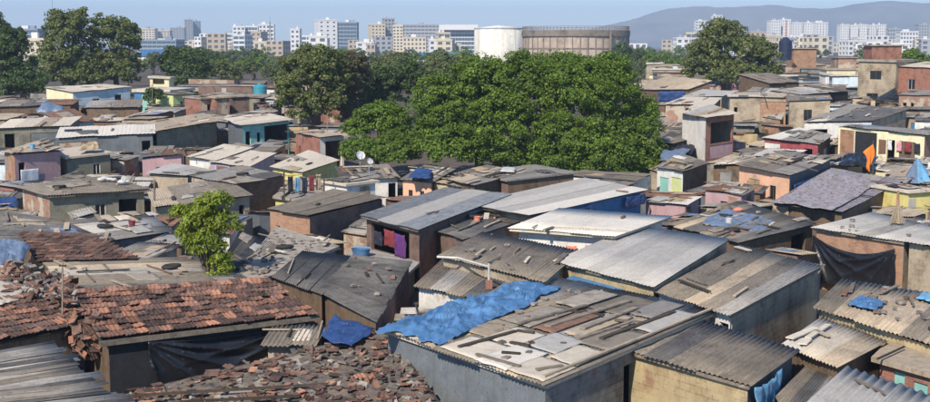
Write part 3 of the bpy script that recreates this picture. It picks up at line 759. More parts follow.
# sheds with coloured roofs
def shed(label, x0, x1, y, dist, col, rise=2.2, hgt=6.0):
    A = pd(x0, y, dist); B = pd(x1, y, dist); zz = A.z
    root = empty('shed', ((A.x + B.x) / 2, dist, 4), label, 'shed')
    d = 22
    mb = MB()
    mb.face([Vector((A.x, dist, zz)), Vector((B.x, dist, zz)), Vector((B.x, dist + d / 2, zz + rise)), Vector((A.x, dist + d / 2, zz + rise))])
    mb.face([Vector((A.x, dist + d / 2, zz + rise)), Vector((B.x, dist + d / 2, zz + rise)), Vector((B.x, dist + d, zz)), Vector((A.x, dist + d, zz))])
    mb.build('roof', col, root)
    mb = MB(); ca = [Vector((A.x + .5, dist + .5, 0)), Vector((B.x - .5, dist + .5, 0)), Vector((B.x - .5, dist + d - .5, 0)), Vector((A.x + .5, dist + d - .5, 0))]
    for e in range(4):
        p, q = ca[e], ca[(e + 1) % 4]; mb.face([Vector((p.x, p.y, 3.5)), Vector((q.x, q.y, 3.5)), Vector((q.x, q.y, zz - .1)), Vector((p.x, p.y, zz - .1))])
    mb.build('wall', CB['white'], root)
BLUER = mat_plain('shed_roof_blue', (.045, .16, .33), .6, .3, 0, 0, .25); TEALR = mat_plain('shed_roof_teal', (.12, .28, .29), .6, .3, 0, 0, .25)
shed('long shed with a bright blue roof below the cream apartments', 401, 433, 58, 520, BLUER)
shed('long shed with a pale teal roof below the glass office slab', 436, 470, 57, 540, TEALR)
shed('blue roofed low shed behind the two tall olive trees', 136, 160, 56, 480, BLUER)
shed('small shed with a turquoise roof half hidden among the dark trees', 394, 408, 104, 190, TEALR, 1.0)
# storage tanks
def cyl(mb, c, r, z0, z1, n=64, mi=0, r1=None):
    r1 = r1 or r
    for k in range(n):
        a0, a1 = 2 * math.pi * k / n, 2 * math.pi * (k + 1) / n
        p = lambda a, z, rr: Vector((c.x + rr * math.cos(a), c.y + rr * math.sin(a), z))
        mb.face([p(a0, z0, r), p(a1, z0, r), p(a1, z1, r1), p(a0, z1, r1)],
                [(a0 * r, z0), (a1 * r, z0), (a1 * r, z1), (a0 * r, z1)], mi)
def disc(mb, c, r, z, n=64):
    mb.face([Vector((c.x + r * math.cos(2 * math.pi * k / n), c.y + r * math.sin(2 * math.pi * k / n), z)) for k in range(n)])
GAS = mat_surf('gasholder_masonry', (.52, .42, .325), (.41, .325, .25), (.20, .16, .125), .52, .75, .14, .92, 0, 0, (.5, .06, 1))
GAS_D = mat_surf('gasholder_band', (.27, .225, .18), (.19, .16, .13), (.06, .05, .04), .5, .75, .3, .92, 0, .2)
TANKW = mat_surf('tank_white', (.66, .63, .54), (.58, .55, .47), (.4, .36, .28), .58, .85, .1, .85, 0, 0, (.4, .05, 1))
gd = 372.0; gr = 52.5 / FPX * gd; gc = pd(576.5, 45, gd); gc.y = gd + gr * .2; zt = pd(576, 29, gd - gr).z
g = empty('gas_holder', (gc.x, gc.y, 4), 'huge weathered brown drum shaped gas holder with a railed rim', 'gas holder')
mb = MB(); cyl(mb, gc, gr, 3.5, zt - 1.2, 72); disc(mb, gc, gr - .05, zt - 1.4, 72); mb.build('shell', GAS, g, None, True, True)
mb = MB(); cyl(mb, gc, gr + .45, zt - 1.9, zt - .2, 72); cyl(mb, gc, gr + .45, zt - .2, zt - .2, 72, 0, gr - .3); cyl(mb, gc, gr, zt - 1.9, zt - 1.9, 72, 0, gr + .45)
mb.build('rim_band', GAS_D, g)
for zz in (4.8, 7.4, 9.9):
    mb = MB(); cyl(mb, gc, gr + .14, zz, zz + .35, 72); mb.build('hoop', GAS_D, g)
pm = None
for k in range(44):
    a = math.pi + math.pi * 2 * k / 44
    p = Vector((gc.x + (gr + .12) * math.cos(a), gc.y + (gr + .12) * math.sin(a), (zt + 2.0) / 2 + .6))
    if pm is None:
        m_ = MB(); m_.box((0, 0, 0), .10, .10, (zt - 2.0) / 2 - .5); pm = m_.mesh('pilaster', GAS_D)
    o = link('pilaster', pm, g, p - g.location); o.rotation_euler.z = a + random.Random(k).uniform(-.03, .03); o.scale = (1, random.Random(k + 50).uniform(.5, 1.5), random.Random(k + 99).uniform(.75, 1))
mb = MB(); rr = gr + .1; N_ = 88
for k in range(N_):
    a0, a1 = 2 * math.pi * k / N_, 2 * math.pi * (k + 1) / N_
    p0 = Vector((gc.x + rr * math.cos(a0), gc.y + rr * math.sin(a0), zt - .2)); p1 = Vector((gc.x + rr * math.cos(a1), gc.y + rr * math.sin(a1), zt - .2))
    mb.bar(p0, p0 + Vector((0, 0, 1.1)), .13); mb.bar(p0 + Vector((0, 0, 1.1)), p1 + Vector((0, 0, 1.1)), .12); mb.bar(p0 + Vector((0, 0, .55)), p1 + Vector((0, 0, .55)), .09)
mb.build('railing', GAS_D, g)
mb = MB(); lp = pd(610, 45, gd - gr * .62); mb.bar((lp.x, lp.y - 1.2, 4), (lp.x, lp.y - 1.2, zt - .5), .7, .5); mb.build('stack_pipe', GAS_D, g)
wd = 430.0; wr = 24.5 / FPX * wd; wc = pd(499, 45, wd); wt = pd(499, 27.5, wd - wr).z
w = empty('storage_tank', (wc.x, wc.y, 4), 'plain pale round storage tank beside the brown gas holder', 'tank')
mb = MB(); cyl(mb, wc, wr, 3.5, wt, 56); cyl(mb, wc, wr, wt, wt + .9, 56, 0, .3); mb.build('shell', TANKW, w, None, True, True)
mb = MB(); cyl(mb, wc, wr + .1, wt - .4, wt, 56); mb.build('rim', CB['grey'], w)
# lattice mast far left, pylons and cranes on the skyline
def mast(label, x, yt, yb, dist, w=1.2):
    a = pd(x, yb, dist); b = pd(x, yt, dist); a.z = 4
    root = empty('lattice_mast', a, label, 'mast'); mb = MB(); n = 12
    for s in ((-1, -1), (1, -1), (1, 1), (-1, 1)):
        mb.bar(a + Vector((s[0] * w, s[1] * w, 0)), b + Vector((s[0] * w * .2, s[1] * w * .2, 0)), .28)
    for k in range(n):
        t0, t1 = k / n, (k + 1) / n; w0, w1 = w * (1 - .8 * t0), w * (1 - .8 * t1)
        p = a + (b - a) * t0; q = a + (b - a) * t1
        mb.bar(p + Vector((-w0, -w0, 0)), q + Vector((w1, -w1, 0)), .15); mb.bar(p + Vector((w0, -w0, 0)), q + Vector((-w1, -w1, 0)), .15)
    mb.build('lattice', METAL, root)
    mb = MB(); mb.bar(b, b + Vector((0, 0, 5)), .2); mb.build('antenna', METAL, root)
mast('thin lattice mast rising above the two tall olive trees', 52.5, 9, 60, 700, 1.6)
mast('short lattice mast on the skyline beside the pale office wing', 270, 22, 50, 1100, 1.2)
# ------------------------------------------------------------------ haze over the whole place
hz = bpy.data.meshes.new('haze')
X, Y0, Y1, Z0, Z1 = 4300, -100, 7900, -1.6, 240
vv = [(x, y, z) for x in (-X, X) for y in (Y0, Y1) for z in (Z0, Z1)]
hz.from_pydata(vv, [], [(0, 1, 3, 2), (4, 6, 7, 5), (0, 4, 5, 1), (2, 3, 7, 6), (0, 2, 6, 4), (1, 5, 7, 3)])
hm = bpy.data.materials.new('haze'); hm.use_nodes = True; hn = hm.node_tree.nodes; hn.clear()
ho = hn.new('ShaderNodeOutputMaterial'); pv = hn.new('ShaderNodeVolumePrincipled')
pv.inputs['Color'].default_value = (.60, .75, .96, 1); pv.inputs['Density'].default_value = HAZE_D if 'HAZE_D' in globals() else .00026
pv.inputs['Anisotropy'].default_value = 0.0
hm.node_tree.links.new(pv.outputs[0], ho.inputs['Volume'])
o = link('haze', hz, None, (0, 0, 0), hm); o['kind'] = 'stuff'
print('part3 ok')
# ------------------------------------------------------------------ the houses
C = 'corr'
# ---- foreground, left
house('F1', 'tile_roof_house', 'patchy orange clay tile roofed house with black plastic hung under its eave',
      [(100, 341), (318, 315), (268, 280), (72, 291)], (2.15, 2.85), ('tile',), {0: ('black', ()), 1: ('wood', ())}, 'wood', over=.25, mix='aaabbcb', tw=.37, tl=.45, jit=1.6, gap=.025)
house('F2', 'tile_roof_house', 'low house with a worn clay tile roof behind the striped sheet roof',
      [(-45, 350), (78, 327), (64, 291), (-45, 304)], (2.2, 2.8), ('tile',), {0: ('wood', ())}, 'wood', mix='aabbcb', tw=.37, tl=.45, jit=1.6, gap=.03)
house('F3', 'shack', 'shack with a striped roof of old tan and grey ribbed sheets beside the tile heap',
      [(-60, 432), (128, 415), (48, 345), (-60, 364)], 2.9, (C, 'grey', 'u'), {}, 'wood', mixp=.6, sheet_w=.3, sheet_l=4.5, wild=3.0)
house('F4', 'rubble_roof_shack', 'low sunken roof strewn with broken orange tiles and debris below the black sheet wall',
      [(60, 456), (478, 456), (386, 331), (122, 396)], (.7, 1.1, 1.95, .85), ('slab', 'concrete'), {}, 'wood')
house('F5', 'patchwork_house', 'large house with a pale patchwork roof of boards, blue tarpaulin on its corner',
      [(381, 330), (545, 387), (716, 313), (562, 279)], 2.5, (C, 'tan', 'v'), {0: ('slate', ()), 1: ('grey', [(.42, .5, .0, .85, 'open')])}, 'grey', mixp=.55, wild=1.6)  # slate on the left front wall puts its blue-grey shade into the colour
house('F6', 'corrugated_roof_house', 'ochre walled house under a brown corrugated roof with deep parallel ribs',
      [(622, 350), (750, 387), (800, 351), (683, 316)], 2.35, (C, 'brown', 'v'), {0: ('ochre', ()), 1: ('slate', [(.08, .5, .1, .8, 'open')])}, 'ochre', mixp=.12, pitch=.19)
house('F7', 'corrugated_roof_house', 'house under a long dull brown corrugated roof with a blank tan side wall',
      [(655, 293), (730, 316), (822, 267), (741, 246)], 2.6, (C, 'brown', 'v'), {0: ('white', [(.15, .45, .55, .8, 'turq'), (.5, .7, .5, .8, 'lime'), (.86, .98, .2, .9, 'open')]), 1: ('tan', [])}, 'tan', mixp=.15, pitch=.19)
house('F8', 'white_roof_house', 'yellow walled house with a wide pale grey corrugated roof and a blue window hood',
      [(553, 262), (654, 288), (730, 240), (638, 226)], 2.8, (C, 'pale', 'v'), {0: ('ochre', [(.28, .62, .42, .86, 'wind')]), 1: ('tan', [])}, 'ochre', mixp=.06, pitch=.19)
house('F9', 'white_roof_house', 'white walled house under a bright cream flat roof, washing hung beneath its eave',
      [(508, 229), (615, 237), (672, 217), (560, 209)], 3.0, (C, 'white', 'v'), {0: ('white', [(.1, .2, .4, .8, 'teal' if 0 else 'blue')])}, 'white', mixp=.0, over=.4)
house('F10', 'grey_roof_house', 'house under a long smooth grey roof before the big tree, blue below its edge',
      [(463, 203), (530, 217), (648, 189), (585, 180)], 2.9, (C, 'pale', 'v'), {0: ('tan', []), 1: ('blue', [])}, 'tan', mixp=.12, over=.35)
house('F11', 'grey_roof_house', 'brick house with a blue grey corrugated roof and bright clothes in its open side',
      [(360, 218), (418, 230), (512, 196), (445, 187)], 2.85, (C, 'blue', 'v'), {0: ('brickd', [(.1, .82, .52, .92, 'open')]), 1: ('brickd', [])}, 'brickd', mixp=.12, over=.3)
house('F11y', 'yard_terrace', 'grey concrete yard terrace with a blue tub before the open brick house', [(338, 264), (404, 277), (419, 262), (357, 244)], 1.35, ('slab', 'grey'), {}, 'grey', cat='terrace')
house('F12', 'lean_to', 'low lean to roof of dark mixed sheets beside the blue grey roof',
      [(424, 228), (463, 240), (545, 214), (478, 204)], 2.45, (C, 'dark', 'v'), {0: ('brickd', [(.7, .95, .1, .85, 'ochre')]), 1: ('tan', [])}, 'brickd', mixp=.5)
house('F13a', 'corrugated_roof_house', 'house under a brown ribbed roof crossed by a bent white pipe',
      [(438, 257), (545, 283), (582, 252), (483, 233)], 2.75, (C, 'brown', 'v'), {0: ('tan', [])}, 'tan', mixp=.15, pitch=.19)
house('F13b', 'corrugated_roof_house', 'darker ribbed roofed house with white front wall next to the blue tarpaulin',
      [(414, 287), (498, 304), (545, 276), (450, 254)], 2.35, (C, 'brown', 'v'), {0: ('white', [(.1, .3, .1, .55, 'red'), (.55, .7, .4, .8, 'turq')])}, 'brickd', mixp=.3, pitch=.19)
house('F14a', 'shack', 'small shack under a dark patched grey sheet roof',
      [(272, 278), (322, 296), (356, 258), (303, 252)], 2.3, (C, 'dark', 'v'), {}, 'wood', mixp=.15)
house('F14b', 'shack', 'shack under a tilted pale grey sheet roof with a row of small dents',
      [(316, 292), (376, 323), (411, 263), (353, 256)], (2.3, 2.25, 2.35, 2.45), (C, 'dark', 'u'), {0: ('wood', []), 1: ('brickd', [])}, 'brickd', mixp=0)
house('F15', 'shack', 'shack under a lumpy tan mud covered roof behind the dark sheets',
      [(236, 275), (258, 281), (339, 246), (276, 226)], 2.15, ('slab', 'concrete'), {}, 'grey')
house('F15b', 'shack', 'shack under a dark blue grey roof beside the young leafy tree',
      [(222, 262), (238, 271), (276, 246), (240, 231)], 2.1, (C, 'dark', 'v'), {}, 'slate')
house('F16', 'brick_house', 'bare brick house with a plain brown flat sheet roof and one tiny window',
      [(267, 209), (309, 216), (385, 199), (333, 191)], 2.65, (C, 'brown', 'v'), {0: ('brick', [(.15, .25, .55, .75, 'open')]), 1: ('brickd', [])}, 'brick', mixp=.0, over=.12)  # darker brick on the right wall paints in its shade
house('L1', 'shack', 'shack with a dull red brown clay tile roof above a pale sheet roof',
      [(38, 263), (140, 260), (92, 236), (20, 233)], (2.35, 2.9), ('tile',), {}, 'wood', mix='bbba', tw=.37, tl=.45)
house('L2', 'shack', 'shack under a broad weathered grey roof, partly pale, below red brown tiles',
      [(72, 292), (264, 287), (196, 258), (40, 263)], (2.1, 2.3), (C, 'brown', 'u'), {}, 'wood', mixp=.3)
house('L3', 'shack', 'shack under a dark blue grey sheet roof below the long grey house',
      [(-14, 243), (98, 238), (62, 221), (-14, 210)], (2.2, 2.6), (C, 'dark', 'u'), {}, 'wood', mixp=.1)
house('L4', 'shack', 'long low shack with a grey roof edged by whitewashed strips',
      [(98, 243), (172, 232), (150, 215), (64, 222)], (2.2, 2.4), (C, 'grey', 'u'), {}, 'grey', mixp=.35)
# ---- left middle
house('M1', 'grey_house', 'long grey plastered house with a shuttered window and an orange brick end wall',
      [(15, 187), (46, 198), (151, 189), (99, 176)], 2.75, (C, 'brown', 'u'),
      {0: ('brickp', []), 1: ('olive', [(.47, .58, .5, .8, 'winw'), (.72, .92, .03, .86, 'open')])}, 'grey', mixp=.1, over=.3)
houseB('M2', 'olive_house', 'small olive plastered house with a white roof edge and a two pane window', (66, 157, 113, 152), 2.7, 4, .1, ('slab', 'cream'), {0: ('olive', [(.60, .76, .42, .78, 'winw')])}, 'olive')
house('M3', 'pink_brick_house', 'dusky pink fronted brick house with a debris covered roof and white balcony panel',
      [(1, 151), (13, 155), (63, 149), (46, 141)], 3.3, (C, 'tan', 'v'), {0: ('brick', []), 1: ('pink', [(.08, .22, .5, .85, 'open')])}, 'brick', mixp=.5)
houseB('M4', 'shade_tinted_house', 'house with slate coloured walls under a broad whitish sheet roof', (56, 137, 155, 134), 2.8, 5, .3, (C, 'white', 'v'), {0: ('slate', [(.0, .3, .1, .9, 'brickp'), (.88, .97, .1, .85, 'open')])}, 'slate', mixp=.3)  # wall colour mixes grey-green with painted blue shadow
houseB('M5', 'open_front_house', 'open fronted house with dark recesses under a pale flat roof', (-4, 128, 70, 127), 2.6, 5, .25, (C, 'cream', 'v'), {0: ('olive', [(.08, .22, .05, .85, 'open'), (.45, .9, .05, .85, 'slate')])}, 'olive', mixp=.3)
houseB('M6', 'white_blue_house', 'pale blue and white house with two dark square windows under the tall trees', (72, 92, 132, 88), 2.7, 5, .3, (C, 'cream', 'v'), {0: ('sky', [(.33, .45, .35, .72, 'wind'), (.72, .84, .42, .8, 'wind')])}, 'cream')
houseB('M7', 'flat_roof_house', 'blue and teal house with a thick cream roof slab joined to the pale blue house', (132, 89, 170, 90), 2.9, 5, 0, ('slab', 'cream'), {0: ('blue', [(.2, .62, .08, .85, 'turq'), (.66, .95, .08, .85, 'slate')])}, 'blue', th=.3)
houseD('M7b', 'roof_cabin', 'cream rooftop cabin with a long dark slot standing on the thick roof slab', (148, 76, 170, 77), 138, 1.5, 2.5, ('slab', 'cream'), {0: ('cream', [(.15, .75, .45, .85, 'open')])}, 'cream', th=.2)
houseB('M8', 'lime_house', 'little lime yellow house under a brown roof edge', (173, 96, 196, 94), 2.5, 3.5, .2, (C, 'brown', 'v'), {0: ('lime', [(.35, .45, .5, .75, 'open')])}, 'lime')
houseB('M9', 'brick_house', 'red brown brick house with a tall dark doorway beside its pinkish twin', (201, 98, 215, 97), 2.9, 3.5, 0, ('slab', 'concrete'), {0: ('brickp', [(.5, .8, .02, .8, 'open')])}, 'brickr')
houseB('M10', 'brick_house', 'pinkish brick house adjoining the one with the tall dark doorway', (215, 97, 231, 96), 3.0, 3.5, 0, ('slab', 'tan'), {0: ('brickp', [])}, 'brickr')
houseB('M11', 'brick_house', 'dark brick shed below the turquoise water tank', (231, 96, 251, 95), 2.8, 3.5, 0, ('slab', 'concrete'), {0: ('brickd', [])}, 'brickd')
house('M12', 'grey_house', 'house with a large blank grey green side wall and a tan sheet roof',
      [(143, 121), (155, 131), (221, 120), (203, 112)], 2.9, (C, 'tan', 'u'), {0: ('wood', [(.4, .9, .05, .7, 'open')]), 1: ('olive', [])}, 'olive', mixp=.3, over=.25)
house('M13', 'turquoise_house', 'turquoise fronted house with a cream roof and a dark red verandah',
      [(223, 119), (241, 127), (294, 120), (265, 113)], 3.0, (C, 'cream', 'v'),
      {0: ('slate', []), 1: ('turq', [(.06, .17, .45, .85, 'open'), (.30, .38, .45, .8, 'open'), (.46, .98, .55, .93, 'open'), (.46, .98, .04, .5, 'brickr')])}, 'slate', mixp=.0, over=.3)
house('M14', 'brick_house', 'orange brick house with a white corner post and an open front',
      [(293, 132), (320, 139), (347, 136), (318, 130)], 2.7, (C, 'tan', 'v'), {0: ('brickr', [(.12, .2, .3, .7, 'open')]), 1: ('white', [(.22, .9, .04, .9, 'open')])}, 'brick', over=.2)
house('M15', 'white_house', 'low white house with a row of small dark openings under a cream roof',
      [(187, 157), (216, 161), (254, 148), (224, 144)], 2.5, (C, 'cream', 'v'), {0: ('white', [(.05, .2, .2, .75, 'open'), (.36, .48, .2, .75, 'open'), (.65, .75, .2, .75, 'open')])}, 'white', mixp=.2)
house('M16', 'lavender_house', 'small lavender walled house under a pinkish cream roof',
      [(208, 163), (248, 168), (277, 155), (246, 150)], 2.4, (C, 'cream', 'v'), {1: ('lav', [])}, 'lav', mixp=.3)
house('M17', 'yellow_house', 'yellow walled house with a cream roof patched by a tan square',
      [(270, 166), (302, 172), (340, 161), (308, 152)], 2.5, (C, 'cream', 'v'), {0: ('yellow', [(.5, .7, .2, .7, 'open')])}, 'yellow', mixp=.3)
house('M18', 'brick_house', 'house with a big dark brick gable wall and a flat grey sheet roof',
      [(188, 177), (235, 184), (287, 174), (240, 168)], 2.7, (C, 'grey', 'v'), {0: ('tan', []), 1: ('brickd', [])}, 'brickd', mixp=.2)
house('M19', 'tan_house', 'tan house behind the young leafy tree with a brown sheet roof and slit window',
      [(154, 207), (253, 194), (223, 179), (147, 190)], 2.6, (C, 'brown', 'v'), {0: ('tan', [(.88, .94, .35, .85, 'open')]), 1: ('tan', [(.2, .5, .4, .8, 'wind')])}, 'tan', mixp=.3)
house('M20', 'tan_house', 'tan house with a pale ribbed roof behind the wooden pole',
      [(146, 173), (188, 178), (224, 170), (172, 164)], 2.4, (C, 'pale', 'v'), {0: ('tan', [])}, 'tan', mixp=.3)
houseB('M21', 'pink_house', 'pink walled house with a rubble covered roof', (140, 157, 183, 156), 2.5, 3.5, .1, (C, 'rust', 'v'), {0: ('pink', [(.35, .6, .1, .75, 'open')])}, 'pink', mixp=.5)
house('M22', 'yellow_house', 'yellow walled terrace house with washing strung across its flat roof',
      [(273, 196), (302, 200), (347, 186), (300, 176)], 2.2, ('slab', 'concrete'), {0: ('yellow', [(.45, .75, .2, .75, 'open')])}, 'yellow')
houseB('M23', 'white_wall_house', 'low white parapet house beside the washing terrace', (320, 180, 346, 184), 2.9, 2.5, 0, ('slab', 'cream'), {0: ('white', [])}, 'white')
houseB('M24', 'low_house', 'low tan house under a red brown roof with a white gable end', (64, 124, 96, 121), 2.3, 4, .7, (C, 'rust', 'v'), {1: ('white', [])}, 'white', mixp=.1)
houseB('M25', 'shack', 'shack under a flat brown roof just below the pale blue house', (85, 107, 140, 106), 2.2, 4.5, .2, (C, 'brown', 'v'), {}, 'wood', mixp=.4)
houseB('M26', 'shack', 'long brown shack under a rusty dark roof beneath the shady trees', (-5, 106, 72, 105), 2.3, 5, .3, (C, 'rust', 'v'), {}, 'wood', mixp=.4)
# ---- middle, below the big tree
houseB('C1', 'shanty', 'shanty with a thatch brown roof, white panel and dark doorway below the big tree', (345, 181, 400, 179), 2.5, 4, .5, (C, 'brown', 'v'), {0: ('white', [(.0, .3, .05, .9, 'slate'), (.30, .5, .05, .9, 'open'), (.82, .97, .02, .9, 'open')])}, 'wood', mixp=.3)
houseB('C2', 'shanty', 'shanty with a peach front and small dark windows under a blue sheet patch', (400, 180, 432, 182), 2.5, 3.6, .4, (C, 'brown', 'v'), {0: ('peach', [(.2, .34, .4, .8, 'wind'), (.6, .74, .4, .8, 'wind')])}, 'wood', mixp=.4)
houseB('C3', 'shanty', 'brown board shanty with a square dark red opening', (431, 184, 462, 187), 2.3, 3, .3, (C, 'tan', 'v'), {0: ('ochre', [(.05, .35, .1, .8, 'red')])}, 'wood', mixp=.4)
house('C4', 'shack', 'shack with a long sloping mixed roof and dark side wall under the big tree',
      [(436, 177), (474, 188), (524, 173), (487, 164)], 2.5, (C, 'tan', 'v'), {0: ('wood', []), 1: ('wood', [])}, 'wood', mixp=.5)
houseB('C5', 'brown_house', 'brown walled house with a thin grey roof hard against the big tree', (507, 180, 577, 172), 2.6, 4, .1, ('slab', 'grey'), {0: ('wood', [])}, 'brickd', th=.1)
# ---- right of the big tree
house('R1', 'sack_walled_shack', 'shack with pale sacks and boards for a front wall at the tree edge',
      [(655, 166), (683, 172), (710, 161), (680, 152)], 2.5, (C, 'brown', 'v'), {0: ('white', [(.1, .45, .1, .8, 'turq'), (.55, .95, .5, .85, 'lime')]), 1: ('wood', [])}, 'wood', mixp=.3)
house('R2', 'dark_shack', 'black roofed shack below the white balcony house',
      [(655, 141), (673, 146), (693, 138), (672, 132)], 2.5, (C, 'dark', 'v'), {}, 'black', mixp=.2)
house('R3', 'balcony_house', 'two storey white house with a pink balcony and open upper room',
      [(676, 111), (706, 118), (740, 114), (702, 103)], 4.6, (C, 'cream', 'v'),
      {0: ('white', []), 1: ('brickr', [(.18, .95, .60, .92, 'open'), (.15, .98, .38, .58, 'pink'), (.3, .9, .05, .32, 'open')])}, 'white', mixp=.3, over=.35)
house('R4', 'shack', 'shack under a cream ribbed roof behind the white balcony house',
      [(664, 104), (713, 106), (722, 99), (684, 98)], 2.8, (C, 'cream', 'v'), {}, 'brickp', mixp=.2)
house('R5', 'shack', 'shack under a pale roof between cream roof and umbrella shaped tree',
      [(682, 96), (722, 98), (738, 92), (703, 90)], 2.8, (C, 'pale', 'v'), {}, 'tan', mixp=.2)
house('R6', 'big_roof_house', 'house with a broad tan roof sloping above a bright blue awning',
      [(632, 90), (688, 90), (712, 80), (668, 76)], (2.6, 3.6), (C, 'tan', 'v'), {}, 'wood', mixp=.2)
houseB('R7', 'tan_house', 'tan plastered house wall with a bare brick bay and tiny window', (728, 97, 788, 98), 3.3, 4, .2, (C, 'cream', 'v'), {0: ('tan', [(.55, .99, .02, .9, 'brick'), (.08, .14, .6, .75, 'open')])}, 'tan')
houseB('R8', 'olive_house', 'olive grey house with a teal framed dark window and ragged roof', (788, 100, 832, 101), 3.6, 4, .2, (C, 'brown', 'v'), {0: ('tan', [(.36, .56, .55, .8, 'wind')])}, 'tan')
house('R9', 'dark_roof_house', 'house with a humped dark grey roof and a low whitewashed wall',
      [(803, 121), (872, 122), (908, 110), (850, 104)], 2.6, (C, 'dark', 'v'), {0: ('white', [(.1, .35, .4, .8, 'open'), (.5, .8, .2, .6, 'peach')])}, 'tan', mixp=.4)
house('R10', 'red_wall_house', 'house with deep red and white walls under pale loose sheets',
      [(762, 137), (819, 143), (833, 136), (800, 129)], 2.4, (C, 'pale', 'v'), {0: ('red', [(.0, .3, .02, .9, 'white'), (.5, .6, .2, .8, 'wind'), (.75, .9, .0, .85, 'open')]), 1: ('wood', [])}, 'wood', mixp=.4)
house('R11', 'wide_house', 'wide house with a brick end, black sheeted middle and whitewashed open front',
      [(834, 127), (928, 137), (945, 131), (852, 124)], 3.3, (C, 'grey', 'v'), {0: ('cream', [(.02, .19, .0, .95, 'brick'), (.20, .46, .0, .95, 'black'), (.58, .67, .4, .85, 'open'), (.72, .9, .4, .85, 'wood')])}, 'brick', mixp=.1, over=.25)
house('R12', 'peach_house', 'peach house with a small window and projecting parapet under a dark roof',
      [(735, 166), (790, 175), (834, 157), (784, 150)], 2.9, (C, 'brown', 'v'), {0: ('peach', [(.2, .42, .15, .8, 'ochre'), (.62, .74, .45, .75, 'wind')]), 1: ('slate', [])}, 'peach', mixp=.4, over=.25)
house('R13', 'purple_roof_house', 'house under a crumpled mauve plastic roof turning tan at its end',
      [(772, 203), (842, 213), (905, 182), (832, 167)], 2.3, (C, 'purple', 'v'), {0: ('wood', [(.1, .3, .2, .7, 'ochre')])}, 'wood', mixp=.25, wild=2.5)
house('R14', 'black_tarp_house', 'pale ribbed roofed brick house with black plastic slung across its front',
      [(812, 228), (905, 243), (950, 230), (872, 213)], 2.75, (C, 'pale', 'v'), {0: ('brick', [])}, 'tan', mixp=.2, pitch=.19)
house('R14b', 'tan_house', 'blank tan walled house adjoining the black plastic sheet',
      [(905, 242), (965, 252), (1000, 238), (950, 230)], 2.8, (C, 'pale', 'v'), {0: ('tan', [])}, 'tan', mixp=.2, pitch=.19)
house('R15', 'mixed_roof_shack', 'shack with a sagging brown roof littered with blue plastic scraps',
      [(668, 224), (738, 245), (817, 227), (738, 203)], 2.3, (C, 'brown', 'v'), {0: ('wood', []), 1: ('wood', [(.1, .25, .1, .8, 'turq'), (.4, .5, .1, .8, 'pink'), (.7, .9, .1, .9, 'open')])}, 'wood', mixp=.5, wild=2)
house('R16', 'tan_roof_house', 'tan ribbed roofed house carrying a crumpled blue plastic scrap, cream front wall',
      [(813, 309), (950, 352), (1000, 306), (843, 280)], 2.4, (C, 'tan', 'v'), {0: ('ochre', [])}, 'tan', mixp=.35, pitch=.19)
house('R17', 'corrugated_roof_house', 'shack roofed half with cream and half with brown ribbed sheets',
      [(782, 346), (838, 369), (887, 343), (823, 318)], 2.15, (C, 'cream', 'v'), {1: ('wood', [])}, 'wood', mixp=.45, pitch=.19)
house('R18', 'lean_to', 'narrow mossy lean to roof beside the blue hanging sheet',
      [(776, 398), (800, 440), (848, 372), (818, 356)], 1.75, (C, 'brown', 'v'), {}, 'wood', mixp=.4, pitch=.19)
house('R19', 'coarse_ribbed_house', 'shack under a pale roof of very wide rounded ribs',
      [(797, 415), (905, 466), (962, 408), (846, 369)], 2.9, (C, 'pale', 'v'), {}, 'tan', mixp=.1, pitch=.30)
house('R20', 'mint_window_house', 'red walled house with mint green shutters under a plain tan roof',
      [(873, 357), (940, 376), (965, 358), (888, 342)], 2.1, ('slab', 'tan'), {0: ('brickr', [(.25, .45, .4, .9, 'turq'), (.6, .85, .4, .85, 'turq')])}, 'brickr')
houseB('R21', 'yellow_house', 'bright yellow blank wall rising behind the pale ribbed roof', (909, 191, 935, 189), 2.7, 3, 0, ('slab', 'cream'), {0: ('yellow', [])}, 'yellow')
# ---- upper right
houseB('U1', 'cream_house', 'bright cream house with a large barred window', (826, 69, 857, 69), 3.6, 4, .1, ('slab', 'tan'), {0: ('cream', [(.12, .6, .30, .78, 'wind'), (.86, .98, .3, .5, 'wind')])}, 'cream')
houseB('U2', 'white_house', 'low mint and white annex beside the bright cream house', (803, 78, 826, 77), 2.6, 4, .1, ('slab', 'tan'), {0: ('white', [(.1, .4, .35, .8, 'turq'), (.5, .9, .4, .75, 'lime')])}, 'white')
houseB('U3', 'two_storey_house', 'tan two storey house with hooded windows and a concrete roof slab', (857, 59, 897, 60), 5.6, 6, 0, ('slab', 'concrete'), {0: ('tan', [(.32, .62, .64, .80, 'wind'), (.25, .55, .22, .38, 'wind')])}, 'tan', th=.25)
houseD('U4', 'roof_cabin', 'red brick cabin on top of the tan two storey house', (871, 44.5, 904, 44.5), 130, 1.5, 3, ('slab', 'concrete'), {}, 'brickr', th=.12)
houseB('U5', 'brick_house', 'plain red brick house with one framed window beside the tan two storey house', (895, 67, 940, 69), 4.8, 6, .6, (C, 'cream', 'v'), {0: ('brickr', [(.28, .44, .55, .76, 'winw')])}, 'brickr')
houseD('U6', 'roof_cabin', 'orange brick rooftop box with a dark side near the white slab towers', (793, 48, 818, 48), 172, 2.6, 4, ('slab', 'concrete'), {0: ('brick', []), 1: ('black', [])}, 'brick', th=.1)
houseB('U7', 'shack', 'shack under a flat dusty roof below the orange brick rooftop box', (785, 66, 828, 66), 3.4, 6, .3, (C, 'tan', 'v'), {}, 'brickp')
houseB('U8', 'shack', 'ribbed brown roofed shack against the umbrella shaped tree', (769, 83, 801, 82), 2.8, 5, .8, (C, 'brown', 'v'), {}, 'wood')
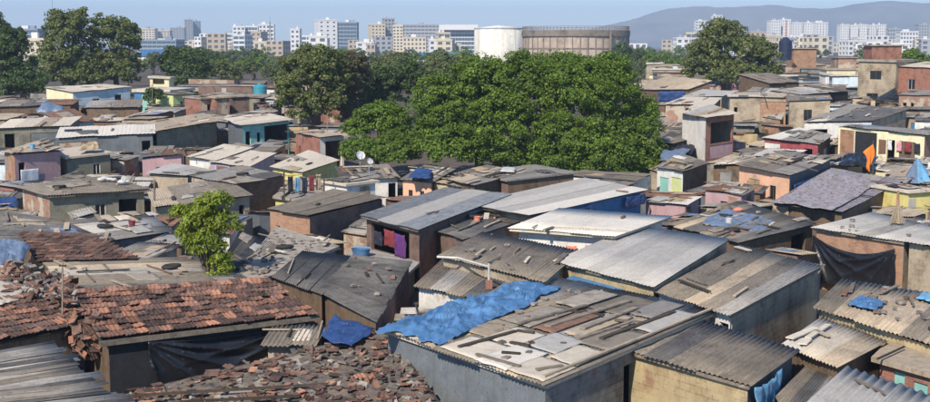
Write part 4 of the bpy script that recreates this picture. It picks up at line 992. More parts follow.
houseB('U9', 'shack', 'long low shack with dark strips on its roof below the mint annex', (744, 93, 800, 95), 2.6, 4, .3, (C, 'pale', 'v'), {}, 'wood', mixp=.5)
houseB('U10', 'shack', 'long shack with a black edged roof below the bright cream house', (800, 95, 850, 91), 2.6, 4, .3, (C, 'grey', 'v'), {}, 'black', mixp=.5)
houseB('U11', 'brick_house', 'low brick house with two small holes below the red brick house', (897, 94, 940, 97), 2.6, 4, .3, (C, 'grey', 'v'), {0: ('brickp', [(.1, .2, .5, .75, 'open'), (.3, .38, .5, .75, 'open')])}, 'brickp', mixp=.3)
houseD('U12', 'brick_house', 'tan brick parapet house behind the bright cream house', (838, 57, 858, 57), 187, 5, 4, ('slab', 'concrete'), {0: ('brickp', [])}, 'brickp')
# ---- houses nobody can single out: fill the gaps between the named ones
def inpoly(x, y, P):
    s = False; n = len(P)
    for i in range(n):
        x0, y0 = P[i]; x1, y1 = P[(i + 1) % n]
        if (y0 > y) != (y1 > y) and x < (x1 - x0) * (y - y0) / (y1 - y0) + x0: s = not s
    return s
for K_ in ([HS['R16']['Q'][3], HS['R16']['Q'][2], HS['R14']['Q'][1], HS['R14']['Q'][0]], [HS['F14b']['Q'][3], HS['F14b']['Q'][2], HS['F11']['Q'][1], HS['F11']['Q'][0]],
           [HS['F13a']['Q'][3], HS['F8']['Q'][0], HS['F8']['Q'][3], HS['F9']['Q'][0]], [HS['F7']['Q'][1], HS['R17']['Q'][3], HS['R16']['Q'][3], HS['F7']['Q'][2]]):
    FOOT.append([(q.x, q.y) for q in K_])
STRIP = []
for k_, H_ in list(HS.items()):                                        # lanes in front of the named houses
    Q_ = H_['Q']
    if Q_[0].y > 62:
        for e_ in (0, 1):
            A_, B_ = Q_[e_], Q_[(e_ + 1) % 4]
            if abs(B_.x - A_.x) > .5: STRIP.append([(A_.x, A_.y), (B_.x, B_.y), (B_.x * .97, B_.y - (3.2 if B_.y < 100 else 5)), (A_.x * .97, A_.y - (3.2 if A_.y < 100 else 5))])
KEEP = [(-.2, 91, 8.5), (5.5, 93, 7), (-13.8, 115, 3.5), (-10.6, 120, 3), (-7.8, 125, 3)]                                  # tree trunks and the like
def free(Q, low=False):
    qx0, qx1 = min(q.x for q in Q), max(q.x for q in Q); qy0, qy1 = min(q.y for q in Q), max(q.y for q in Q)
    near = [P for P in (FOOT if low else FOOT + STRIP) if not (min(p[0] for p in P) > qx1 or max(p[0] for p in P) < qx0 or min(p[1] for p in P) > qy1 or max(p[1] for p in P) < qy0)]
    for s in range(5):
        for t in range(5):
            a = Q[0] * (1 - s / 4) + Q[1] * (s / 4); b = Q[3] * (1 - s / 4) + Q[2] * (s / 4); p = a * (1 - t / 4) + b * (t / 4)
            for P in near:
                if inpoly(p.x, p.y, P): return False
            for kx, ky, kr in KEEP:
                if (p.x - kx) ** 2 + (p.y - ky) ** 2 < kr * kr: return False
    for P in near:
        for (x, y) in P:
            if inpoly(x, y, [(q.x, q.y) for q in Q]): return False
    return True
FILL = [('grey', 'low shack under a dull grey sheet roof squeezed between larger houses'), ('brown', 'low shack under a brown sheet roof squeezed between larger houses'),
        ('cream', 'low shack under a pale cream sheet roof squeezed between larger houses'), ('tan', 'low shack under a dusty tan sheet roof squeezed between larger houses'),
        ('dark', 'low shack under a blackened sheet roof squeezed between larger houses'), ('pale', 'low shack under a light grey sheet roof squeezed between larger houses'), ('rust', 'low shack under a rusty red sheet roof squeezed between larger houses')]
rng = random.Random(77)
nf = 0; y = 38.0
FILLED = []
while y < 300:
    far = y > 140
    step = 3.3 if y < 90 else (4.2 if not far else 9.0)
    half = y * .385 + 1; x = -half + rng.random() * 2
    while x < half:
        w = rng.uniform(3.2, 5.6) if not far else rng.uniform(5, 9); d = rng.uniform(3.4, 6.4) if not far else rng.uniform(4, 6)
        for sc_ in (1.0, .75, .52):
            ww, dd = w * sc_, d * sc_
            ang = (-.75 if x > -.02 * y else -.25) + rng.gauss(0, .16)
            if far: ang = rng.gauss(-.1, .12)
            ca, sa = math.cos(ang), math.sin(ang)
            cx, cy = x + w / 2, y + rng.uniform(-.6, .6)
            hh = (rng.uniform(1.9, 2.3) if y < 90 else rng.uniform(1.7, 2.1)) if not far else rng.uniform(2.0, 3.2)
            cs = [(-ww / 2, -dd / 2), (ww / 2, -dd / 2), (ww / 2, dd / 2), (-ww / 2, dd / 2)]
            tilt = rng.uniform(-.15, .3)
            Q = [Vector((cx + a * ca - b * sa, cy + a * sa + b * ca, T(cy) + hh + (tilt if b > 0 else 0))) for a, b in cs]
            if free(Q): break
        else:
            x += 1.1; continue
        vx = 465 + cx / cy * FPX
        ok = -40 < vx < 970 and not (y > 84 and 345 < vx < 655) and not (y > 165 and vx < 600) and not (y > 135 and vx < 170)
        if ok:
            k = rng.choices(range(7), (4, 5, 4, 4, 2, 3, 2))[0]
            wc = rng.choice(('wood', 'tan', 'brickp', 'brick', 'brickd', 'grey', 'olive', 'white', 'tan', 'ochre', 'slate', 'pink', 'sky', 'cream', 'brickr'))
            ops = []
            if rng.random() < .6: a = rng.uniform(.15, .6); ops = [(a, a + .2, .1, .8, rng.choice(('open', 'wood', 'blue', 'turq', 'slate')))] if rng.random() < .5 else [(a, a + .2, .48, .8, rng.choice(('open', 'wind', 'winw', 'win', 'wind')))]
            house('fill%d' % nf, 'shack', FILL[k][1], None, 0, (C, FILL[k][0], rng.choice('vu')), {0: (wc, ops)}, wc, world=Q, group='small shacks filling the gaps', seed=nf, mixp=.3, over=.14, wild=1.6)
            FILLED.append('fill%d' % nf); nf += 1
        else: FOOT.append([(q.x, q.y) for q in Q])
        x += w * .75
    y += step
# lean-tos in what is left of the lanes
y = 40.0; nl = 0; rng = random.Random(31)
LOW = [('grey', 'very low grey lean to roof wedged into a lane'), ('brown', 'very low brown lean to roof wedged into a lane'), ('tan', 'very low tan lean to roof wedged into a lane'), ('dark', 'very low black lean to roof wedged into a lane'), ('rust', 'very low rusty lean to roof wedged into a lane')]
while y < 150:
    half = y * .38; x = -half
    while x < half:
        w = rng.uniform(2, 4.2); d = rng.uniform(1.6, 3.2)
        for sc_ in (1, .7, .48):
            ww, dd = w * sc_, d * sc_; ang = (-.75 if x > -.02 * y else -.25) + rng.gauss(0, .25); ca, sa = math.cos(ang), math.sin(ang); cx, cy = x + w / 2, y + rng.uniform(-.5, .5)
            hh = rng.uniform(1.45, 2.0) if y < 80 else rng.uniform(1.1, 1.7); tilt = rng.uniform(-.2, .35)
            Q = [Vector((cx + a * ca - b * sa, cy + a * sa + b * ca, T(cy) + hh + (tilt if b > 0 else 0))) for a, b in ((-ww / 2, -dd / 2), (ww / 2, -dd / 2), (ww / 2, dd / 2), (-ww / 2, dd / 2))]
            if free(Q, True): break
        else:
            x += .8; continue
        vx = 465 + cx / cy * FPX
        if -20 < vx < 950 and not (y > 84 and 345 < vx < 655) and nl < 280:
            k = rng.choices(range(5), (4, 5, 4, 2, 2))[0]; wc = rng.choice(('wood', 'tan', 'brickp', 'brickd', 'grey', 'slate'))
            house('low%d' % nl, 'lean_to', LOW[k][1], None, 0, (C, LOW[k][0], rng.choice('vu')), {}, wc, cat='lean-to', world=Q, group='lean-tos wedged into the lanes', seed=nl, mixp=.4, over=.1, wild=2.2); nl += 1
        x += w * .8
    y += 2.3
print('lean-tos', nl)
rm = random.Random(6)
for k_, H_ in list(HS.items()):
    d_ = H_['Q'][0].y
    if k_ in ('F1', 'F2', 'L1', 'F4', 'F5', 'F3', 'M7b', 'U4', 'U6', 'U12'): continue
    clean = k_ in ('F8', 'F9', 'F10', 'F6', 'R19', 'F16', 'F7', 'F11', 'F14a', 'F14b', 'F13a', 'F13b', 'R14', 'R14b', 'R16', 'R17', 'R18', 'R20', 'F15', 'M2', 'M7', 'U3', 'R13', 'F11y')
    if d_ > 150: continue
    if clean: mend(k_, rm.randrange(9999), 0, rm.randint(0, 2), 0)
    elif k_.startswith('low'): mend(k_, rm.randrange(9999), rm.randint(0, 2), rm.randint(0, 3), 0)
    elif k_.startswith('fill'): mend(k_, rm.randrange(9999), rm.randint(1, 3) if d_ < 110 else rm.randint(0, 2), rm.randint(1, 3), rm.randint(0, 2))
    else: mend(k_, rm.randrange(9999), rm.randint(1, 3), rm.randint(1, 3), 1 if d_ < 110 and rm.random() < .5 else 0)
print('fill houses', nf)
# ------------------------------------------------------------------ trees
LEAF = {'green': mat_leaf('leaf_green', (.05, .095, .010), (.12, .20, .018), (.24, .32, .035)),
        'olive': mat_leaf('leaf_olive', (.07, .095, .022), (.145, .175, .045), (.25, .26, .085)),
        'dark': mat_leaf('leaf_dark', (.032, .058, .014), (.068, .112, .026), (.125, .175, .045)),
        'lemon': mat_leaf('leaf_lemon', (.09, .14, .014), (.22, .29, .024), (.40, .42, .05)),
        'brown': mat_leaf('leaf_brownish', (.055, .058, .022), (.11, .105, .042), (.17, .15, .07))}
def stand(x, dist): return Vector(((x - 465) / FPX * dist, dist, T(dist)))
D = 91
tree('broadleaf_tree', 'biggest dense bright green tree, towering over the long smooth grey roof', stand(585, D),
     [lobe(583, 100, 54, 46, D), lobe(628, 150, 34, 38, D), lobe(556, 82, 36, 32, D, 2), lobe(606, 84, 36, 32, D), lobe(563, 150, 40, 38, D, -1.5), lobe(606, 158, 36, 32, D, -2), lobe(643, 122, 18, 26, D, 1), lobe(640, 168, 24, 18, D, -1), lobe(570, 168, 34, 18, D, -2)],
     1700, 85, .5, .18, LEAF['green'], 11, .42, shell=(.5, 1.0))
tree('broadleaf_tree', 'dense bright green tree joined to the side of its bigger twin', stand(478, D),
     [lobe(482, 92, 44, 38, D), lobe(443, 108, 34, 36, D), lobe(500, 130, 42, 42, D, -1), lobe(455, 145, 34, 26, D, -1), lobe(522, 84, 30, 34, D, 1), lobe(430, 140, 24, 24, D), lobe(520, 160, 26, 22, D, -1), lobe(485, 152, 30, 20, D, -1)],
     1350, 85, .48, .18, LEAF['green'], 12, .4, shell=(.5, 1.0))
tree('broadleaf_tree', 'low bright green tree spreading beside the washing terrace', stand(378, D + 2),
     [lobe(385, 122, 32, 20, D + 2), lobe(362, 152, 22, 14, D), lobe(398, 150, 26, 18, D), lobe(352, 128, 10, 10, D + 3)],
     360, 95, .4, .18, LEAF['green'], 13, .22)
tree('sparse_tree', 'sparse olive brown tree with a thin crown behind the orange brick house', stand(312, 115),
     [lobe(305, 78, 30, 32, 115), lobe(330, 84, 22, 36, 116), lobe(288, 96, 16, 20, 115), lobe(316, 108, 28, 18, 114), lobe(318, 58, 20, 14, 115)],
     420, 62, .46, .24, LEAF['olive'], 14, .25)
tree('sparse_tree', 'brownish thin crowned tree between the olive tree and the green trees', stand(352, 120),
     [lobe(352, 76, 18, 26, 120), lobe(346, 102, 20, 18, 120)], 190, 60, .45, .23, LEAF['brown'], 15, .22)
tree('broadleaf_tree', 'dark green tree squeezed behind the low bright green tree', stand(385, 125),
     [lobe(386, 90, 26, 26, 125), lobe(405, 78, 18, 18, 126), lobe(370, 108, 18, 14, 124)], 300, 75, .5, .25, LEAF['dark'], 16, .25)
tree('broadleaf_tree', 'tall leafy olive tree, higher one of two over the pale blue house', stand(70, 172),
     [lobe(70, 48, 28, 36, 172), lobe(60, 28, 16, 18, 172), lobe(80, 24, 14, 16, 174), lobe(55, 70, 16, 22, 170), lobe(82, 76, 22, 18, 170)],
     330, 62, .68, .36, LEAF['olive'], 17, .4)
tree('broadleaf_tree', 'tall leafy olive tree, lower one of two over the pale blue house', stand(117, 176),
     [lobe(118, 50, 26, 34, 176), lobe(128, 36, 14, 16, 176), lobe(103, 32, 14, 18, 176), lobe(110, 75, 28, 18, 174)],
     290, 62, .68, .36, LEAF['olive'], 18, .4)
tree('dark_tree', 'very dark shady tree over the long brown shack', stand(8, 150),
     [lobe(5, 60, 30, 34, 150), lobe(-5, 35, 20, 20, 150), lobe(28, 84, 20, 16, 149), lobe(12, 88, 26, 14, 148)], 260, 95, .8, .33, LEAF['dark'], 19, .4)
tree('broadleaf_tree', 'rounded dark green tree behind the lime yellow house', stand(185, 180),
     [lobe(184, 68, 22, 22, 180), lobe(172, 60, 12, 14, 180), lobe(198, 62, 12, 14, 180), lobe(186, 84, 24, 12, 178)], 200, 95, .8, .36, LEAF['dark'], 20, .35)
tree('broadleaf_tree', 'wide umbrella shaped tree with a pale leaning trunk above the tan roofs', stand(722, 160),
     [lobe(722, 40, 24, 22, 160), lobe(705, 58, 22, 20, 160), lobe(745, 52, 24, 18, 160), lobe(764, 58, 18, 18, 161), lobe(732, 74, 34, 14, 159), lobe(700, 72, 16, 14, 160), lobe(770, 76, 16, 12, 160)],
     400, 75, .66, .33, LEAF['olive'], 21, .4, BARK_P, lean=pd(722, 70, 160))
D2 = 49.0
tree('young_tree', 'young yellow green tree with drooping sprays standing among the low roofs', px(208, 282, .1) if False else stand(208, D2),
     [lobe(214, 204, 22, 14, D2), lobe(198, 216, 20, 14, D2), lobe(222, 222, 18, 16, D2), lobe(204, 238, 22, 16, D2), lobe(214, 252, 16, 16, D2), lobe(190, 228, 14, 10, D2), lobe(220, 264, 12, 12, D2 - .3), lobe(182, 214, 10, 10, D2)],
     190, 60, .27, .16, LEAF['lemon'], 22, .1, droop=.5, aspect=.4)
tree('small_tree', 'small fresh green bush growing above the red brick house', stand(914, 165), [lobe(912, 57, 10, 7, 165), lobe(922, 60, 8, 6, 165)], 60, 50, .5, .32, LEAF['green'], 23, .15)
tree('small_tree', 'dark bush at the foot of the gas holder', stand(612, 300), [lobe(612, 62, 14, 12, 300), lobe(622, 52, 8, 8, 300)], 110, 45, 1.0, .6, LEAF['dark'], 24, .25)
tree('small_tree', 'low shrub against the teal wall of the flat roofed house', stand(155, 128), [lobe(154, 96, 9, 8, 128)], 40, 50, .35, .25, LEAF['dark'], 25, .08)
rg = random.Random(9)
far = []
for k in range(150):                                   # trees of the plain, too alike to single out
    if k < 72: x = rg.uniform(200, 470); dd = rg.uniform(180, 520)
    elif k < 100: x = rg.uniform(-10, 240); dd = rg.uniform(210, 480)
    elif k < 122: x = rg.uniform(628, 700); dd = rg.uniform(260, 620)
    elif k < 130: x = rg.uniform(120, 240); dd = rg.uniform(260, 520)
    else: x = rg.uniform(780, 930); dd = rg.uniform(330, 700)
    hgt = rg.uniform(3.5, 6.2) if dd < 400 else rg.uniform(4.5, 7); r = hgt * rg.uniform(.38, .55); b = stand(x, dd)
    L_ = [(b.x, b.y, b.z + hgt * .62, r, r, hgt * .36), (b.x + r * .5, b.y, b.z + hgt * .5, r * .7, r * .7, hgt * .3), (b.x - r * .5, b.y - r * .2, b.z + hgt * .48, r * .7, r * .7, hgt * .3)]
    tree('plain_tree', 'small round green tree of the tree belt before the city', b, L_, 46, 34, hgt * .12, hgt * .075, LEAF[rg.choice(('olive', 'dark', 'green', 'olive'))], 100 + k, .3, group='trees of the plain', limbs=2)
def palm(label, x, dist, yt, n=22):
    b = stand(x, dist); tp = pd(x, yt, dist); root = empty('palm_tree', b, label, 'palm tree')
    mb = MB(); mb.tube([b, b + (tp - b) * .5 + Vector((.2, 0, 0)), tp], [.22, .16, .13], 7); mb.build('trunk', BARK, root)
    r = random.Random(int(x))
    for k in range(n):
        a = r.uniform(0, 6.28); el = r.uniform(-.2, 1.1); mb = MB(); L = r.uniform(1.8, 2.6)
        p = tp.copy(); d = Vector((math.cos(a) * math.cos(el), math.sin(a) * math.cos(el), math.sin(el))); side = Vector((-math.sin(a), math.cos(a), 0))
        for j in range(8):
            q = p + d * (L / 8); w = .5 * math.sin((j + 1) / 9 * math.pi)
            mb.face([p, p + side * w - Vector((0, 0, .15 * w)) + d * .2, q]); mb.face([p, q, p - side * w - Vector((0, 0, .15 * w)) + d * .2])
            p = q; d = (d - Vector((0, 0, .17))).normalized()
        mb.build('frond', LEAF['green'], root)
palm('light green palm with drooping fronds standing in the tree belt', 371, 185, 72)

# ------------------------------------------------------------------ cloths, tarpaulins, scrap and other loose things
def edge_pts(key, e, s0, s1, top=0.0, out=.06):
    I = HS[key]['inset']; A, B = I[e], I[(e + 1) % 4]; Q = HS[key]['Q']; c = (Q[0] + Q[1] + Q[2] + Q[3]) / 4
    n = Vector((B.y - A.y, -(B.x - A.x), 0)).normalized()
    if n.dot(c - (A + B) / 2) > 0: n = -n
    a = A + (B - A) * s0 + n * out - Vector((0, 0, top)); b = A + (B - A) * s1 + n * out - Vector((0, 0, top))
    return a, b, n
def hang(key, e, s0, s1, top, length, mat, label, name='hanging_cloth', cat='cloth', amp=.05, folds=3, sag=.05, seed=1, group=None, out=.08, nx=16, ny=8, l2=None, swag=False):
    a, b, n = edge_pts(key, e, s0, s1, top, out)
    return curtain(name, label, a, b, b - Vector((0, 0, l2 if l2 else length)), a - Vector((0, 0, length)), mat, nx, ny, amp, folds, sag, n, seed, cat, swag, None, group)
hang('F1', 0, .17, .97, .16, 1.75, TARP['black'], 'sagging black plastic sheet hung under the orange tile eave', 'plastic_sheet', 'plastic sheet', .15, 9, .1, 3, None, .1, 90, 34, 1.25, True)
hang('R14', 0, .01, .96, .22, 2.1, TARP['black'], 'glossy black plastic sheet slung below the pale ribbed roof', 'plastic_sheet', 'plastic sheet', .13, 9, .5, 5, None, .1, 80, 30, None, True)
hang('F9', 0, .16, .27, .5, .8, TARP['teal'], 'dark teal cloth hanging on the white wall below the cream roof')
hang('F9', 0, .31, .42, .5, .6, TARP['white'], 'white cloth hanging on the white wall below the cream roof')
hang('F9', 0, .53, .65, .5, 1.0, TARP['salmon'], 'salmon cloth hanging on the white wall below the cream roof')
hang('F9', 0, .74, .78, .4, 1.2, TARP['pinkc'], 'narrow pink cloth hanging on the white wall below the cream roof')
hang('F11', 0, .20, .36, .5, .7, TARP['darkc'], 'dark cloth hung in the opening under the blue grey roof')
hang('F11', 0, .40, .60, .3, .8, TARP['red'], 'red cloth hung in the opening under the blue grey roof')
hang('F11', 0, .60, .80, .35, 1.1, TARP['violet'], 'vivid violet cloth hung in the opening under the blue grey roof')
hang('F10', 1, .02, .5, .05, .8, TARP['navy'], 'deep blue plastic strip hanging below the long smooth grey roof', 'plastic_sheet', 'plastic sheet', .06, 5, .05, 4, None, .2)
hang('F10', 1, .8, 1.0, .02, .6, TARP['navy'], 'small blue plastic corner at the tree end of the smooth grey roof', 'plastic_sheet', 'plastic sheet', .06, 3, .05, 6, None, .2)
hang('R12', 1, .02, .98, .5, 1.3, TARP['navy'], 'bright blue plastic strip along the side of the peach house', 'plastic_sheet', 'plastic sheet', .05, 6, .05, 7, None, .2, 30, 8)
hang('R6', 0, .45, .95, .1, 1.1, TARP['navy'], 'bright blue awning below the broad tan roof', 'awning', 'awning', .06, 5, .05, 8, None, .35)
hang('F6', 1, .0, .55, .0, 1.5, TARP['lightblue'], 'faded light blue sheet hanging beside the brown ribbed roof', 'plastic_sheet', 'plastic sheet', .08, 4, .1, 9, None, .12, 24, 12)
hang('R13', 0, .0, .25, .05, .5, TARP['tanc'], 'tan rag tucked under the mauve plastic roof')
hang('M3', 1, .1, .5, 1.0, 1.0, TARP['white'], 'white panel sheet across the dusky pink front', 'panel_sheet', 'sheet', .01, 3, .0)
for k, (s0, s1, c_, w_) in enumerate(((.03, .07, 'white', 'white'), (.12, .17, 'pinkc', 'pink'), (.2, .27, 'red', 'red'), (.3, .36, 'darkc', 'dark'))):
    hang('R11', 0, .57 + s0 * 1.1, .57 + s1 * 1.1, .55, .75, TARP[c_], 'small %s cloth hung across the whitewashed open front' % w_, seed=k)
for k, (x, y, c_, w_) in enumerate(((288, 176, 'darkc', 'black'), (295, 177, 'lightblue', 'pale blue'), (302, 177, 'darkc', 'charcoal'), (309, 175, 'red', 'dark red'), (316, 174, 'tanc', 'brown'))):
    a = px(x, y, 3.5); b = px(x + 5, y - .4, 3.5)
    curtain('washing', '%s garment pegged on the washing line above the terrace' % w_, a, b, b - Vector((0, 0, .9)), a - Vector((0, 0, .9)), TARP[c_], 10, 8, .04, 3, .03, Vector((0, -1, 0)), k, 'washing')
r_ = empty('washing_line', px(285, 176, 3.5), 'washing line on two posts over the yellow walled terrace', 'washing line')
mb = MB(); a = px(284, 176, 3.55); b = px(324, 173, 3.55); mb.bar(a, b, .03); mb.build('line', TIMBER_D, r_)
for q in (a, b):
    mb = MB(); mb.bar(q + Vector((0, 0, .2)), q - Vector((0, 0, 1.4)), .07); mb.build('post', TIMBER_D, r_)
drape('blue_tarpaulin', 'crumpled bright blue tarpaulin bundled along the patchwork roof corner', [px(381, 330, 2.56), px(440, 347, 2.56), px(558, 291, 2.6), px(528, 282, 2.62)], TARP['blue'], 130, 100, .30, 3, freq=1.15, edge=.12, lift=.03, thick=.006, crease=True)
drape('blue_tarpaulin', 'flat dull blue plastic lying in the gap beside the sunken debris roof', [px(322, 340, 1.95), px(352, 347, 1.95), px(379, 331, 2.02), px(330, 316, 2.05)], TARP['navy'], 40, 30, .12, 5, freq=1.6, edge=.14, crease=True)
drape('blue_tarpaulin', 'crumpled blue plastic scrap on the tan ribbed roof', [px(848, 306, 2.5), px(876, 312, 2.5), px(884, 304, 2.5), px(858, 298, 2.5)], TARP['blue'], 30, 24, .16, 6, freq=2.2, crease=True)
drape('blue_tarpaulin', 'pale blue scrap lying near the edge of the tan ribbed roof', [px(916, 300, 2.5), px(934, 304, 2.5), px(940, 297, 2.5), px(922, 294, 2.5)], TARP['lightblue'], 14, 10, .08, 7)
drape('blue_tarpaulin', 'faded grey blue plastic spread on the sagging brown roof', [px(702, 224, 2.4), px(728, 231, 2.4), px(762, 218, 2.4), px(722, 210, 2.4)], TARP['greyblue'], 40, 26, .16, 8, freq=1.6, crease=True)
drape('blue_tarpaulin', 'bluish strip of plastic near the end of the sagging brown roof', [px(735, 228, 2.4), px(760, 234, 2.4), px(780, 224, 2.4), px(758, 219, 2.4)], TARP['greyblue'], 34, 22, .14, 9, freq=1.8, crease=True)
drape('blue_tarpaulin', 'violet blue sheet patched on the shanty roof below the big tree', [px(406, 179, 2.75), px(430, 179, 2.75), px(432, 171, 2.9), px(418, 168, 2.95)], TARP['navy'], 16, 10, .08, 10)
drape('blue_tarpaulin', 'grey blue tarpaulin folded over the rubble heap', [px(-6, 268, 2.7), px(22, 262, 2.7), px(30, 247, 2.8), px(-6, 240, 2.9)], TARP['greyblue'], 26, 18, .2, 11)
drape('blue_tarpaulin', 'domed grey blue cover lying on brown roofs under the shady tree', [px(36, 114, 2.4), px(66, 113, 2.4), px(64, 106, 2.8), px(42, 105, 2.8)], TARP['greyblue'], 20, 12, .35, 12, freq=.4)
drape('blue_tarpaulin', 'dark blue plastic heap in the yard beside the orange brick end wall', [px(-4, 210, 1.6), px(18, 208, 1.6), px(20, 192, 1.7), px(-4, 189, 1.7)], TARP['navy'], 18, 14, .2, 13)
drape('white_sheet', 'small white plastic sheet weighed down on the sloping mixed roof', [px(500, 172, 2.75), px(514, 173, 2.75), px(516, 169, 2.8), px(503, 168, 2.8)], SHEETW, 12, 8, .1, 14)
drape('blue_tarpaulin', 'dusty blue plastic lying over the dark lean to roof', [px(440, 224, 2.6), px(470, 216, 2.6), px(500, 206, 2.65), px(478, 203, 2.7)], TARP['greyblue'], 30, 14, .14, 15)
drape('dark_tarpaulin', 'ragged black cover at the foot of the white balcony house', [px(668, 160, 2.0), px(690, 156, 2.0), px(700, 146, 2.1), px(672, 147, 2.1)], TARP['darkc'], 22, 16, .3, 16)
drape('dark_tarpaulin', 'bluish ragged plastic beside the black roofed shack', [px(660, 162, 2.3), px(682, 158, 2.3), px(690, 150, 2.3), px(662, 152, 2.3)], TARP['greyblue'], 22, 14, .2, 18)
drape('dark_tarpaulin', 'black plastic slumped in front of the black sheeted house', [px(838, 166, 2.4), px(872, 168, 2.4), px(878, 158, 2.5), px(845, 156, 2.5)], TARP['black'], 22, 14, .3, 17)
# draped overlay on the mauve roof
drape('mauve_sheet', 'crumpled mauve grey plastic covering most of a wide low roof', [px(776, 202, 2.42), px(834, 211, 2.42), px(878, 184, 2.42), px(832, 169, 2.42)], ROOF['purple'], 90, 60, .13, 21, freq=1.9, edge=.05, cat='plastic sheet', crease=True)
# white pipe across the ribbed roof
r_ = empty('bent_pipe', px(440, 254, 2.8), 'bent pale pipe lying across the brown ribbed roof with a short upright end', 'pipe')
mb = MB(); p0, p1, p2 = px(437, 257, 2.95), px(458, 258, 2.95), px(489, 267, 3.2); p3 = px(490, 285, 2.75)
mb.tube([p0, p1, p2], [.04, .045, .04], 8); mb.build('pipe_run', PIPE, r_)
mb = MB(); mb.tube([p2 + Vector((0, 0, .12)), p2 - Vector((0, 0, .5))], [.05, .05], 8); mb.build('upright', PIPE, r_)
mb = MB(); mb.box(p2 - Vector((0, 0, .62)), .12, .12, .16); mb.build('foot_block', WALL['brickr'], r_)
# awning board of the yellow walled house
a, b, n = edge_pts('F8', 0, .18, .72, .32, .02)
r_ = empty('window_hood', (a + b) / 2, 'blue sheet hood over the window of the yellow walled house', 'hood'); mb = MB()
mb.face([a, b, b + n * .7 - Vector((0, 0, .22)), a + n * .7 - Vector((0, 0, .22))]); mb.face([a - Vector((0, 0, .03)), a + n * .7 - Vector((0, 0, .25)), b + n * .7 - Vector((0, 0, .25)), b - Vector((0, 0, .03))])
mb.build('sheet', WALL['blue'], r_)
mb = MB(); mb.bar(a + n * .7 - Vector((0, 0, .24)), b + n * .7 - Vector((0, 0, .24)), .05); mb.build('edge_rail', TARP['navy'], r_)
hang('F8', 0, .44, .5, 1.25, .5, TARP['white'], 'white cloth at the dark window under the blue hood', amp=.02)
hang('F8', 0, .33, .42, 1.2, .6, TARP['navy'], 'blue cloth at the dark window under the blue hood', amp=.02)
# orange flag
fp = px(873, 178, 2.2); r_ = empty('flag', fp, 'saffron orange triangular flag drooping from a short pole', 'flag')
tp = pd(873, 141, fp.y); mb = MB(); mb.tube([fp, tp], [.035, .03], 6); mb.build('pole', TIMBER_D, r_)
ft = pd(873, 144, fp.y - .1); V = []
for j in range(9):
    for i in range(11):
        s, t = i / 10, j / 8
        p = ft + Vector((-s * .62 * (1 - t * .75) + .12 * math.sin(t * 5), -.10 * math.sin(s * 8 + t * 5) * (.3 + t), -t * 1.7 - s * .5 * (1 - t))); V.append(p)
me = grid_mesh('cloth', V, 10, 8, TARP['orange'], fp, True, .006); link('cloth', me, r_)
hang_p = pd(870, 166, fp.y - .2)
# blue and white tent
tc = px(917, 182, 2.0); r_ = empty('pointed_tent', tc, 'small pointed tent of grey and light blue plastic', 'tent'); top = pd(917, 157, tc.y + .6)
cs = [pd(903, 183, tc.y), pd(933, 184, tc.y + .2), pd(932, 176, tc.y + 1.8), pd(906, 175, tc.y + 1.6)]
for e, m_ in ((0, 'white'), (1, 'blue'), (2, 'white'), (3, 'white')):
    A_, B_ = cs[e], cs[(e + 1) % 4]; mb = MB(); mid = (A_ + B_) / 2 - Vector((0, 0, .0)); tt = top * .55 + mid * .45 - Vector((0, 0, .25))
    mb.face([A_, mid, tt]); mb.face([A_, tt, top])
    mb.build('panel', TARP[m_] if m_ != 'white' else TARP['greyblue'], r_)
    mb = MB(); mb.face([mid, B_, tt]); mb.face([tt, B_, top]); mb.build('panel', TARP['lightblue'], r_)
# satellite dishes
DISH = mat_plain('dish_white', (.62, .62, .6), .5, .3)
def dish(label, x, y, dist, r=.45):
    c = pd(x, y, dist); root = empty('satellite_dish', c - Vector((0, 0, .8)), label, 'satellite dish'); mb = MB(); n = Vector((.45, -.75, .5)).normalized(); R = n.to_track_quat('Z', 'Y').to_matrix()
    rings = [[c + R @ Vector((r * k / 3 * math.cos(a * .524), r * k / 3 * math.sin(a * .524), .12 * (k / 3) ** 2)) for a in range(12)] for k in (1, 2, 3)]
    mb.face(rings[0])
    for k in range(2):
        for a in range(12): mb.face([rings[k][a], rings[k][(a + 1) % 12], rings[k + 1][(a + 1) % 12], rings[k + 1][a]])
    mb.build('reflector', DISH, root)
    mb = MB(); mb.bar(c, c - Vector((0, 0, .9)), .06); mb.bar(c - R @ Vector((0, r, -.1)), c + n * .4, .03); mb.build('mount', METAL, root)
dish('round white satellite dish against the low bright green tree', 360, 156, 78, .3)
dish('smaller white satellite dish beside the round one', 369, 162, 77, .21)
# poles
def pole(label, x, yt, yb, h, r=.05):
    b = px(x, yb, h); t = pd(x + .5, yt, b.y); o = empty('wooden_pole', b, label, 'pole'); mb = MB(); mb.tube([b - Vector((0, 0, .4)), t], [r, r * .8], 7); mb.build('shaft', TIMBER, o)
    mb = MB(); mb.bar(t - Vector((.12, 0, .12)), t + Vector((.12, 0, -.12)), .05); mb.build('crosspiece', TIMBER_D, o)
pole('thin weathered pole standing by the clay tile heap', 62, 262, 310, 2.6, .03)
pole('brown wooden pole beside the shuttered grey house', 154, 180, 214, 1.9, .07)
pole('thin pole standing in front of the sparse olive tree', 327, 113, 138, 2.2, .04)
pole('thin pole with a crosspiece on the yard of the white house', 152, 84, 106, 2.0, .04)
